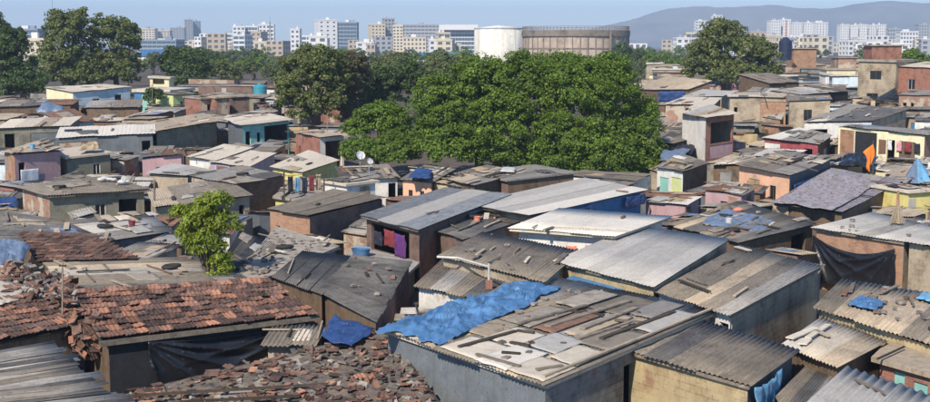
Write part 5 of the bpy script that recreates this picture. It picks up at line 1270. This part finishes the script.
# water tanks
def tank(label, x0, x1, y0, y1, dist, mat, name='water_tank'):
    a = pd(x0, y1, dist); b = pd(x1, y0, dist); c = Vector(((a.x + b.x) / 2, dist + .5, a.z)); r = (b.x - a.x) / 2; h = b.z - a.z
    o = empty(name, c, label, 'water tank'); mb = MB()
    cyl(mb, c, r, a.z, b.z - h * .15, 20); cyl(mb, c, r, b.z - h * .15, b.z, 20, 0, r * .45); disc(mb, c, r * .45, b.z, 20); mb.build('body', mat, o, None, False)
    mb = MB(); cyl(mb, c, r * .4, b.z, b.z + .12, 14); disc(mb, c, r * .4, b.z + .12, 14); mb.build('lid', mat, o)
    for k in range(3):
        mb = MB(); cyl(mb, c, r * 1.03, a.z + h * (.2 + .25 * k), a.z + h * (.25 + .25 * k), 20); mb.build('rib', mat, o)
tank('turquoise water tank standing on the dark brick shed', 252.5, 266, 84.5, 97, 137, mat_plain('tank_turquoise', (.05, .27, .34), .5, .4, 0))
tank('dark navy rooftop tank beside the umbrella shaped tree', 779.5, 793, 38, 60, 168, mat_plain('tank_navy', (.02, .03, .07), .5, .4, 0))
tub = px(361, 256, 1.36); o = empty('plastic_tub', tub, 'round blue plastic tub in the yard before the open fronted brick house', 'tub'); mb = MB()
cyl(mb, tub, .34, tub.z, tub.z + .34, 18, 0, .44); disc(mb, tub, .36, tub.z + .2, 18); mb.build('basin', TARP['blue'], o)
mb = MB(); cyl(mb, tub, .44, tub.z + .33, tub.z + .36, 18, 0, .47); mb.build('rim', TARP['lightblue'], o)
# ---- tile heap on the corner between the two clay roofs
hc = px(88, 331, 2.1); r_ = empty('tile_heap', hc - Vector((0, 0, .8)), 'heap of loose broken clay tiles piled on the roof corner', 'tile heap'); rh = random.Random(4)
for k in range(70):
    th = rh.uniform(0, 6.28); zz = rh.uniform(-1, 1); rr = math.sqrt(1 - zz * zz); p = hc + Vector((rr * math.cos(th) * .62, rr * math.sin(th) * .45, zz * .72 - .05))
    n = Vector((rr * math.cos(th), rr * math.sin(th), zz + .6)).normalized()
    M4 = (n.to_track_quat('Z', 'Y').to_matrix() @ Matrix.Rotation(rh.uniform(-.6, .6) + .7, 3, 'Z') @ Matrix.Rotation(rh.gauss(0, .3), 3, 'X')).to_4x4() @ Matrix.Diagonal((rh.uniform(.6, 1.1), rh.uniform(.5, 1), 1.2, 1))
    M4.translation = p - r_.location; link('broken_tile', TM[rh.choice('aabcc')], r_).matrix_local = M4
mb = MB(); mb.box(hc - Vector((0, 0, .1)), .42, .3, .5); mb.build('core', TILE_D, r_)
# ---- rubble bed on the sunken roof
def stone_mesh(seed, mat, name='rubble_stone'):
    r = random.Random(seed); V = []; F = []
    P = [(-1, -1, -1), (1, -1, -1), (1, 1, -1), (-1, 1, -1), (-1, -1, 1), (1, -1, 1), (1, 1, 1), (-1, 1, 1)]
    for p in P: V.append(tuple(q * r.uniform(.6, 1.1) * .5 for q in p))
    F = [(0, 3, 2, 1), (4, 5, 6, 7), (0, 1, 5, 4), (1, 2, 6, 5), (2, 3, 7, 6), (3, 0, 4, 7)]
    me = bpy.data.meshes.new(name); me.from_pydata(V, [], F); me.materials.append(mat); me.update(); return me
STM = [stone_mesh(k, m_) for k, m_ in enumerate((STONE, STONE, WALL['brickd'], TILE, ROOF['concrete'], ROOF['dark']))]
BRM = [stone_mesh(40 + k, m_, 'loose_brick') for k, m_ in enumerate((TILE, TILE_O, STONE))]
F4 = HS['F4']['root']
bed = drape('debris_bed', None, [q + Vector((0, 0, .02)) for q in HS['F4']['Q']], mat_surf('debris', (.20, .165, .13), (.13, .105, .085), (.035, .03, .028), .48, .7, 2.5, .95, .9, 0), 60, 40, .14, 31, parent=F4, freq=1.1, edge=0, lift=0)
rh = random.Random(8)
from mathutils.bvhtree import BVHTree
bvh = BVHTree.FromPolygons([v.co + bed.location + F4.location for v in bed.data.vertices], [tuple(p.vertices) for p in bed.data.polygons])
def f4pt():
    while True:
        x = rh.uniform(112, 450); y = rh.uniform(326, 412)
        h = bvh.ray_cast(Vector((0, 0, CAM_Z)), ray(x, y).normalized())
        if h[0] is not None: return h[0], h[1]
for k in range(285):
    p, nn = f4pt(); s = rh.uniform(.4, 1.1); nn = (nn + Vector((0, 0, 1))).normalized()
    M4 = (nn.to_track_quat('Z', 'Y').to_matrix() @ Matrix.Rotation(rh.uniform(-.4, .4) + (-.7 if rh.random() < .65 else .8), 3, 'Z') @ Matrix.Rotation(rh.gauss(0, .12), 3, 'X') @ Matrix.Rotation(rh.gauss(0, .12), 3, 'Y')).to_4x4() @ Matrix.Diagonal((s, s * rh.uniform(.4, 1.1), 1.0, 1))
    M4.translation = p + Vector((0, 0, rh.uniform(.015, .06))) - F4.location; link('broken_tile', TM[rh.choice('abbbbbc')], F4).matrix_local = M4
for k in range(295):
    p, nn = f4pt(); s = rh.uniform(.05, .2); o = link('rubble_stone', rh.choice(STM), F4, p + Vector((0, 0, .04)) - F4.location); o.scale = (s * 1.8, s, s * .5); o.rotation_euler = (rh.gauss(0, .3), rh.gauss(0, .3), rh.uniform(0, 3))
def board_mesh(mat, L=1.0):
    m_ = MB(); m_.box((0, 0, 0), .5, .5, .5); return m_.mesh('loose_board', mat)
BDM = [board_mesh(m_) for m_ in (TIMBER, TIMBER_D, TIMBER, ROOF['tan'], ROOF['cream'])]
for (x0, y0, x1, y1) in ((128, 396, 330, 384), (330, 384, 420, 372), (260, 372, 330, 356), (180, 402, 300, 396), (395, 352, 425, 345)):
    a = px(x0, y0, 1.3); b = px(x1, y1, 1.55); d = b - a
    o = link('loose_pole', BDM[1], F4, (a + b) / 2 - F4.location); o.scale = (d.length, .08, .07); o.rotation_euler = d.to_track_quat('X', 'Z').to_euler()
# ---- rubble heap at the left edge
hp = px(42, 285, 2.5); r_ = empty('rubble_heap', hp, 'heap of grey rubble, sticks and tile shards above the worn clay roof', 'rubble heap')
for k in range(260):
    x = rh.uniform(4, 76); y = rh.uniform(258 + x * .25, 288 + x * .22); p = px(x, y, 2.75 + rh.uniform(-.1, .2)); s = rh.uniform(.06, .2)
    o = link('rubble_stone', rh.choice(STM), r_, p - r_.location); o.scale = (s * 1.6, s, s * .6); o.rotation_euler = (rh.gauss(0, .5), rh.gauss(0, .5), rh.uniform(0, 3))
for k in range(70):
    x = rh.uniform(4, 76); y = rh.uniform(262 + x * .25, 290 + x * .2); p = px(x, y, 2.9)
    M4 = (Matrix.Rotation(rh.uniform(0, 6), 3, 'Z') @ Matrix.Rotation(rh.gauss(0, .5), 3, 'X')).to_4x4() @ Matrix.Diagonal((.9, .8, 1, 1)); M4.translation = p - r_.location
    link('broken_tile', TM[rh.choice('bba')], r_).matrix_local = M4
drape('cement_sheet', 'pale cement sheet lying flat beside the rubble heap', [px(-8, 308, 2.75), px(20, 301, 2.75), px(27, 287, 2.8), px(-8, 280, 2.85)], ROOF['cream'], 14, 12, .05, 33, cat='sheet', freq=.7)
# ---- loose things lying on roofs
def scatter(key, n, what, phrase, rngs=(.05, .95, .05, .95), seed=0, cap=None):
    r = random.Random(seed + HS[key]['seed']); H = HS[key]; Q = H['Q']; nrm = H['n']
    du = (Q[1] - Q[0]).normalized(); dv = (Q[3] - Q[0]).normalized()
    for k in range(n):
        u = r.uniform(rngs[0], rngs[1]); v = r.uniform(rngs[2], rngs[3]); p = onroof(key, u, v, .11)
        if what == 'board':
            o = link('loose_board', r.choice(BDM), None, p + nrm * .03); d = (dv if r.random() < .75 else du) + Vector((r.gauss(0, .1), r.gauss(0, .1), 0)); d.normalize()
            o.scale = (r.uniform(.7, 2.4), r.uniform(.07, .28), .04); o.rotation_euler = d.to_track_quat('X', 'Z').to_euler()
            tag(o, 'weathered loose board lying on %s' % phrase, 'board', 'loose boards on roofs')
        elif what == 'stone':
            o = link('loose_stone', r.choice(STM), None, p + nrm * .03); s = r.uniform(.07, .19); o.scale = (s * 1.5, s, s * .6); o.rotation_euler = (0, 0, r.uniform(0, 3))
            tag(o, 'loose stone weighing down %s' % phrase, 'stone', 'loose stones on roofs')
        elif what == 'sheet':
            c0, c1 = u, v; w = r.uniform(.5, 1.1) / (Q[1] - Q[0]).length; l = r.uniform(.8, 2.2) / (Q[3] - Q[0]).length
            QQ = [onroof(key, u, v, .12), onroof(key, u + w, v, .12), onroof(key, u + w + r.gauss(0, .02), v + l, .12), onroof(key, u, v + l, .12)]
            drape('patch_sheet', 'odd flat sheet laid as a patch on %s' % phrase, QQ, r.choice((ROOF['cream'], ROOF['pale'], ROOF['tan'], ROOF['brown'], TIMBER, ROOF['concrete'])), 8, 8, .03, r.randrange(999), 'sheet', None, 'patch sheets on roofs', freq=2, edge=.03, lift=.0)
def patch(key, u0, u1, v0, v1, mat, phrase, seed, lift=.1, amp=.03, skew=0.0):
    QQ = [onroof(key, u0, v0, lift), onroof(key, u1, v0 + skew, lift), onroof(key, u1, v1 + skew, lift), onroof(key, u0, v1, lift)]
    drape('patch_sheet', 'odd flat sheet laid as a patch on %s' % phrase, QQ, mat, 12, 12, amp, seed, 'sheet', None, 'patch sheets on roofs', freq=1.6, edge=.035, lift=.0)
PW = 'the patchwork roof with the blue tarpaulin'
for k, (u0, u1, v0, v1, m_) in enumerate(((.40, .62, .0, .16, 'cream'), (.62, .80, -.01, .20, 'white'), (.80, .99, .0, .16, 'cream'), (.45, .63, .17, .34, 'cream'), (.64, .82, .21, .38, 'pale'), (.83, .98, .17, .33, 'cream'),
        (.30, .45, .18, .36, 'tan'), (.34, .50, .36, .62, 'concrete'), (.52, .64, .36, .66, 'rust'), (.66, .76, .40, .72, 'tan'), (.78, .97, .35, .58, 'brown'), (.86, .98, .6, .9, 'pale'), (.50, .7, .70, .95, 'brown'), (.70, .84, .74, .98, 'grey'), (.32, .48, .66, .92, 'concrete'))):
    patch('F5', u0, u1, v0, v1, ROOF[m_], PW, 300 + k, .10 + .012 * (k % 3))
def plank(key, u0, v0, u1, v1, w, mat, phrase, lift=.17, th=.05):
    a = onroof(key, u0, v0, lift); b = onroof(key, u1, v1, lift); d = b - a
    o = link('loose_board', mat, None, (a + b) / 2); o.scale = (d.length, w, th); o.rotation_euler = d.to_track_quat('X', 'Z').to_euler()
    tag(o, 'weathered loose board lying on %s' % phrase, 'board', 'loose boards on roofs')
for (u0, v0, u1, v1, w, m_) in ((.48, .03, .51, .28, .12, 1), (.51, .29, .59, .31, .10, 1), (.60, .02, .83, .035, .10, 0), (.60, .18, .69, .20, .12, 1), (.45, .35, .49, .70, .16, 2), (.57, .40, .60, .86, .24, 0), (.71, .46, .70, .80, .2, 2), (.79, .36, .82, .66, .12, 0),
        (.86, .42, .88, .85, .16, 1), (.97, .02, .985, .55, .1, 3), (.985, .5, .99, .98, .1, 3), (.66, .09, .73, .12, .1, 1), (.9, .05, .95, .13, .14, 0), (.74, .62, .88, .67, .12, 0), (.5, .6, .66, .64, .1, 1)):
    plank('F5', u0, v0, u1, v1, w, BDM[m_], PW)
scatter('F5', 26, 'stone', PW)
scatter('F13a', 5, 'board', 'the brown ribbed roof with the bent pipe'); scatter('F13a', 10, 'stone', 'the brown ribbed roof with the bent pipe')
scatter('F15', 60, 'stone', 'the lumpy tan mud roof'); scatter('F15', 5, 'board', 'the lumpy tan mud roof')
scatter('F14b', 10, 'stone', 'the tilted pale grey roof'); scatter('L2', 9, 'stone', 'the broad weathered grey roof'); scatter('L2', 4, 'board', 'the broad weathered grey roof')
scatter('L4', 6, 'board', 'the roof edged by whitewashed strips'); scatter('L4', 5, 'sheet', 'the roof edged by whitewashed strips'); scatter('L3', 5, 'board', 'the dark blue grey roof')
scatter('M1', 6, 'stone', 'the long grey house roof'); scatter('M3', 16, 'stone', 'the debris covered pink house roof'); scatter('M3', 6, 'board', 'the debris covered pink house roof')
scatter('M21', 16, 'stone', 'the rubble covered pink house roof'); scatter('M22', 10, 'stone', 'the washing terrace'); scatter('M22', 5, 'board', 'the washing terrace')
scatter('F12', 10, 'board', 'the dark lean to roof'); scatter('F12', 6, 'stone', 'the dark lean to roof'); scatter('R15', 14, 'board', 'the sagging brown roof'); scatter('R15', 10, 'stone', 'the sagging brown roof'); scatter('R15', 6, 'sheet', 'the sagging brown roof')
scatter('R16', 26, 'stone', 'the tan ribbed roof with a blue scrap', (.2, .9, .1, .9)); scatter('R16', 5, 'board', 'the tan ribbed roof with a blue scrap'); scatter('R17', 4, 'board', 'the half cream half brown roof')
scatter('R14', 8, 'stone', 'the pale roof above the black sheet'); scatter('R13', 10, 'board', 'the mauve plastic roof'); scatter('R12', 8, 'board', 'the peach house roof'); scatter('R12', 6, 'sheet', 'the peach house roof')
scatter('R9', 8, 'board', 'the humped dark grey roof'); scatter('R10', 6, 'sheet', 'the red walled house roof'); scatter('R1', 6, 'board', 'the sack walled shack roof'); scatter('C4', 8, 'board', 'the long sloping roof below the big tree'); scatter('C1', 6, 'board', 'the thatch brown shanty roof')
scatter('C2', 6, 'board', 'the peach fronted shanty roof'); scatter('C3', 6, 'board', 'the brown board shanty roof'); scatter('U10', 5, 'board', 'the black edged roof'); scatter('U9', 5, 'board', 'the dark striped roof'); scatter('F7', 4, 'board', 'the long dull brown ribbed roof'); scatter('F9', 3, 'board', 'the bright cream roof', (.05, .9, .0, .1))
# white sacks and straw
def sack(label, x, y, h, s, mat, group=None, name='sack', cat='sack'):
    p = px(x, y, h); r = random.Random(int(x * 3 + y)); V = []; nx, ny = 10, 7
    for j in range(ny + 1):
        for i in range(nx + 1):
            a = i / nx * 6.2832; b = (j / ny - .5) * math.pi
            q = Vector((math.cos(b) * math.cos(a) * s, math.cos(b) * math.sin(a) * s * .7, math.sin(b) * s * .45 + s * .4)); q *= 1 + .25 * mnoise.noise(q * 3 / s + Vector((x, y, 0))); V.append(p + q)
    me = grid_mesh(name, V, nx, ny, mat, p, True); o = link(name, me, None, p); return tag(o, label, cat, group)
for k, (x, y, s) in enumerate(((101, 181, .22), (105, 180, .26), (110, 180.5, .22), (114, 181, .2), (122, 184, .28), (127, 183, .2))):
    sack('white plastic sack lying on the roof of the long grey house', x, y, 2.85, s, SHEETW, 'white sacks on the grey house roof')
drape('straw_heap', 'low mound of tan straw matting behind the white roof edge', [px(78, 152.5, 2.85), px(101, 151, 2.85), px(100, 148, 2.9), px(82, 148.5, 2.9)], TARP['tanc'], 26, 16, .4, 41, 'straw heap', freq=.9, edge=.1)
sack('round salmon bundle at the end of the sagging brown roof', 738, 212, 2.4, .28, TARP['salmon'], None, 'cloth_bundle', 'bundle')
sack('dark brown bundle beside the salmon one', 726, 210, 2.4, .28, WALL['wood'], None, 'cloth_bundle', 'bundle')
# old tyres and buckets lying on roofs
RUB = mat_plain('old_rubber', (.028, .027, .026), .8, .3, .2)
def torus_mesh(R=.3, r=.09):
    V = []; F = []; n, m = 18, 8
    for i in range(n):
        for j in range(m):
            a, b = 6.2832 * i / n, 6.2832 * j / m; V.append(((R + r * math.cos(b)) * math.cos(a), (R + r * math.cos(b)) * math.sin(a), r * math.sin(b) * .9))
            F.append((i * m + j, ((i + 1) % n) * m + j, ((i + 1) % n) * m + (j + 1) % m, i * m + (j + 1) % m))
    me = bpy.data.meshes.new('old_tyre'); me.from_pydata(V, [], F); me.materials.append(RUB); me.polygons.foreach_set('use_smooth', [True] * len(F)); me.update(); return me
TY = torus_mesh(); ORD = ('first', 'second', 'third', 'fourth')
for key, ph, uv in (('R15', 'the sagging brown roof', ((.3, .5), (.7, .2))), ('F12', 'the dark lean to roof', ((.4, .5),)), ('L2', 'the broad weathered grey roof', ((.7, .6),)), ('M1', 'the long grey house roof', ((.5, .3),)), ('F15', 'the lumpy tan mud roof', ((.5, .6),)), ('R12', 'the peach house roof', ((.6, .6),)), ('M18', 'the flat roof over the dark brick gable', ((.6, .5),)), ('L4', 'the roof edged by whitewashed strips', ((.3, .5),))):
    for (u, v) in uv:
        o = link('old_tyre', TY, None, onroof(key, u, v, .16)); o.rotation_euler = (.08, .05, u * 6)
        tag(o, 'old black tyre weighing down %s' % ph, 'tyre', 'old tyres on roofs')
def bucket(key, u, v, mat, col, ph):
    b = onroof(key, u, v, .06); o = empty('bucket', b, '%s plastic bucket standing on %s' % (col, ph), 'bucket'); mb = MB()
    cyl(mb, b, .13, b.z, b.z + .3, 14, 0, .17); disc(mb, b, .15, b.z + .22, 14); mb.build('pail', mat, o)
    mb = MB(); cyl(mb, b, .17, b.z + .29, b.z + .31, 14, 0, .185); mb.build('rim', mat, o)
bucket('M22', .4, .6, TARP['blue'], 'blue', 'the washing terrace'); bucket('F12', .6, .4, TARP['salmon'], 'orange', 'the dark lean to roof'); bucket('R15', .5, .35, SHEETW, 'white', 'the sagging brown roof'); bucket('L4', .6, .4, TARP['red'], 'red', 'the roof edged by whitewashed strips'); bucket('M3', .6, .5, TARP['lightblue'], 'pale blue', 'the debris covered pink house roof')
# straw sheaf
b = px(897, 223, 2.9); o = empty('straw_sheaf', b, 'upright sheaf of pale straw tied near its top on the ribbed roof', 'sheaf'); mb = MB(); rs = random.Random(2)
for k in range(70):
    a = rs.uniform(0, 6.28); r = rs.uniform(0, .36); mb.bar(b + Vector((r * math.cos(a), r * math.sin(a), 0)), b + Vector((r * .12 * math.cos(a), r * .12 * math.sin(a), .95)), .025)
mb.build('stalks', ROOF['tan'], o)
mb = MB(); mb.tube([b + Vector((0, 0, .7)), b + Vector((0, 0, 1.5))], [.09, .05], 8); mb.build('handle', WALL['brick'], o)
# eave beams on the nearest houses
for key, e in (('F1', 0), ('F5', 0), ('F5', 1), ('F6', 0), ('F8', 0), ('F9', 0), ('F9', 1), ('F11', 0), ('R14', 0), ('F7', 1), ('M1', 1), ('F10', 0)):
    Q = HS[key]['Q']; A, B = Q[e], Q[(e + 1) % 4]; mb = MB(); dn = Vector((0, 0, -.05 if key != 'F1' else -.09))
    c_ = (Q[0] + Q[1] + Q[2] + Q[3]) / 4; k_ = .02 if key != 'F1' else -.01
    mb.bar(A + (c_ - A) * k_ + dn, B + (c_ - B) * k_ + dn, .06, .09 if key != 'F1' else .16); mb.build('eave_beam', {'F5': ROOF['cream'], 'F9': ROOF['cream']}.get(key, TIMBER), HS[key]['root'])
print('objects', len(bpy.data.objects))
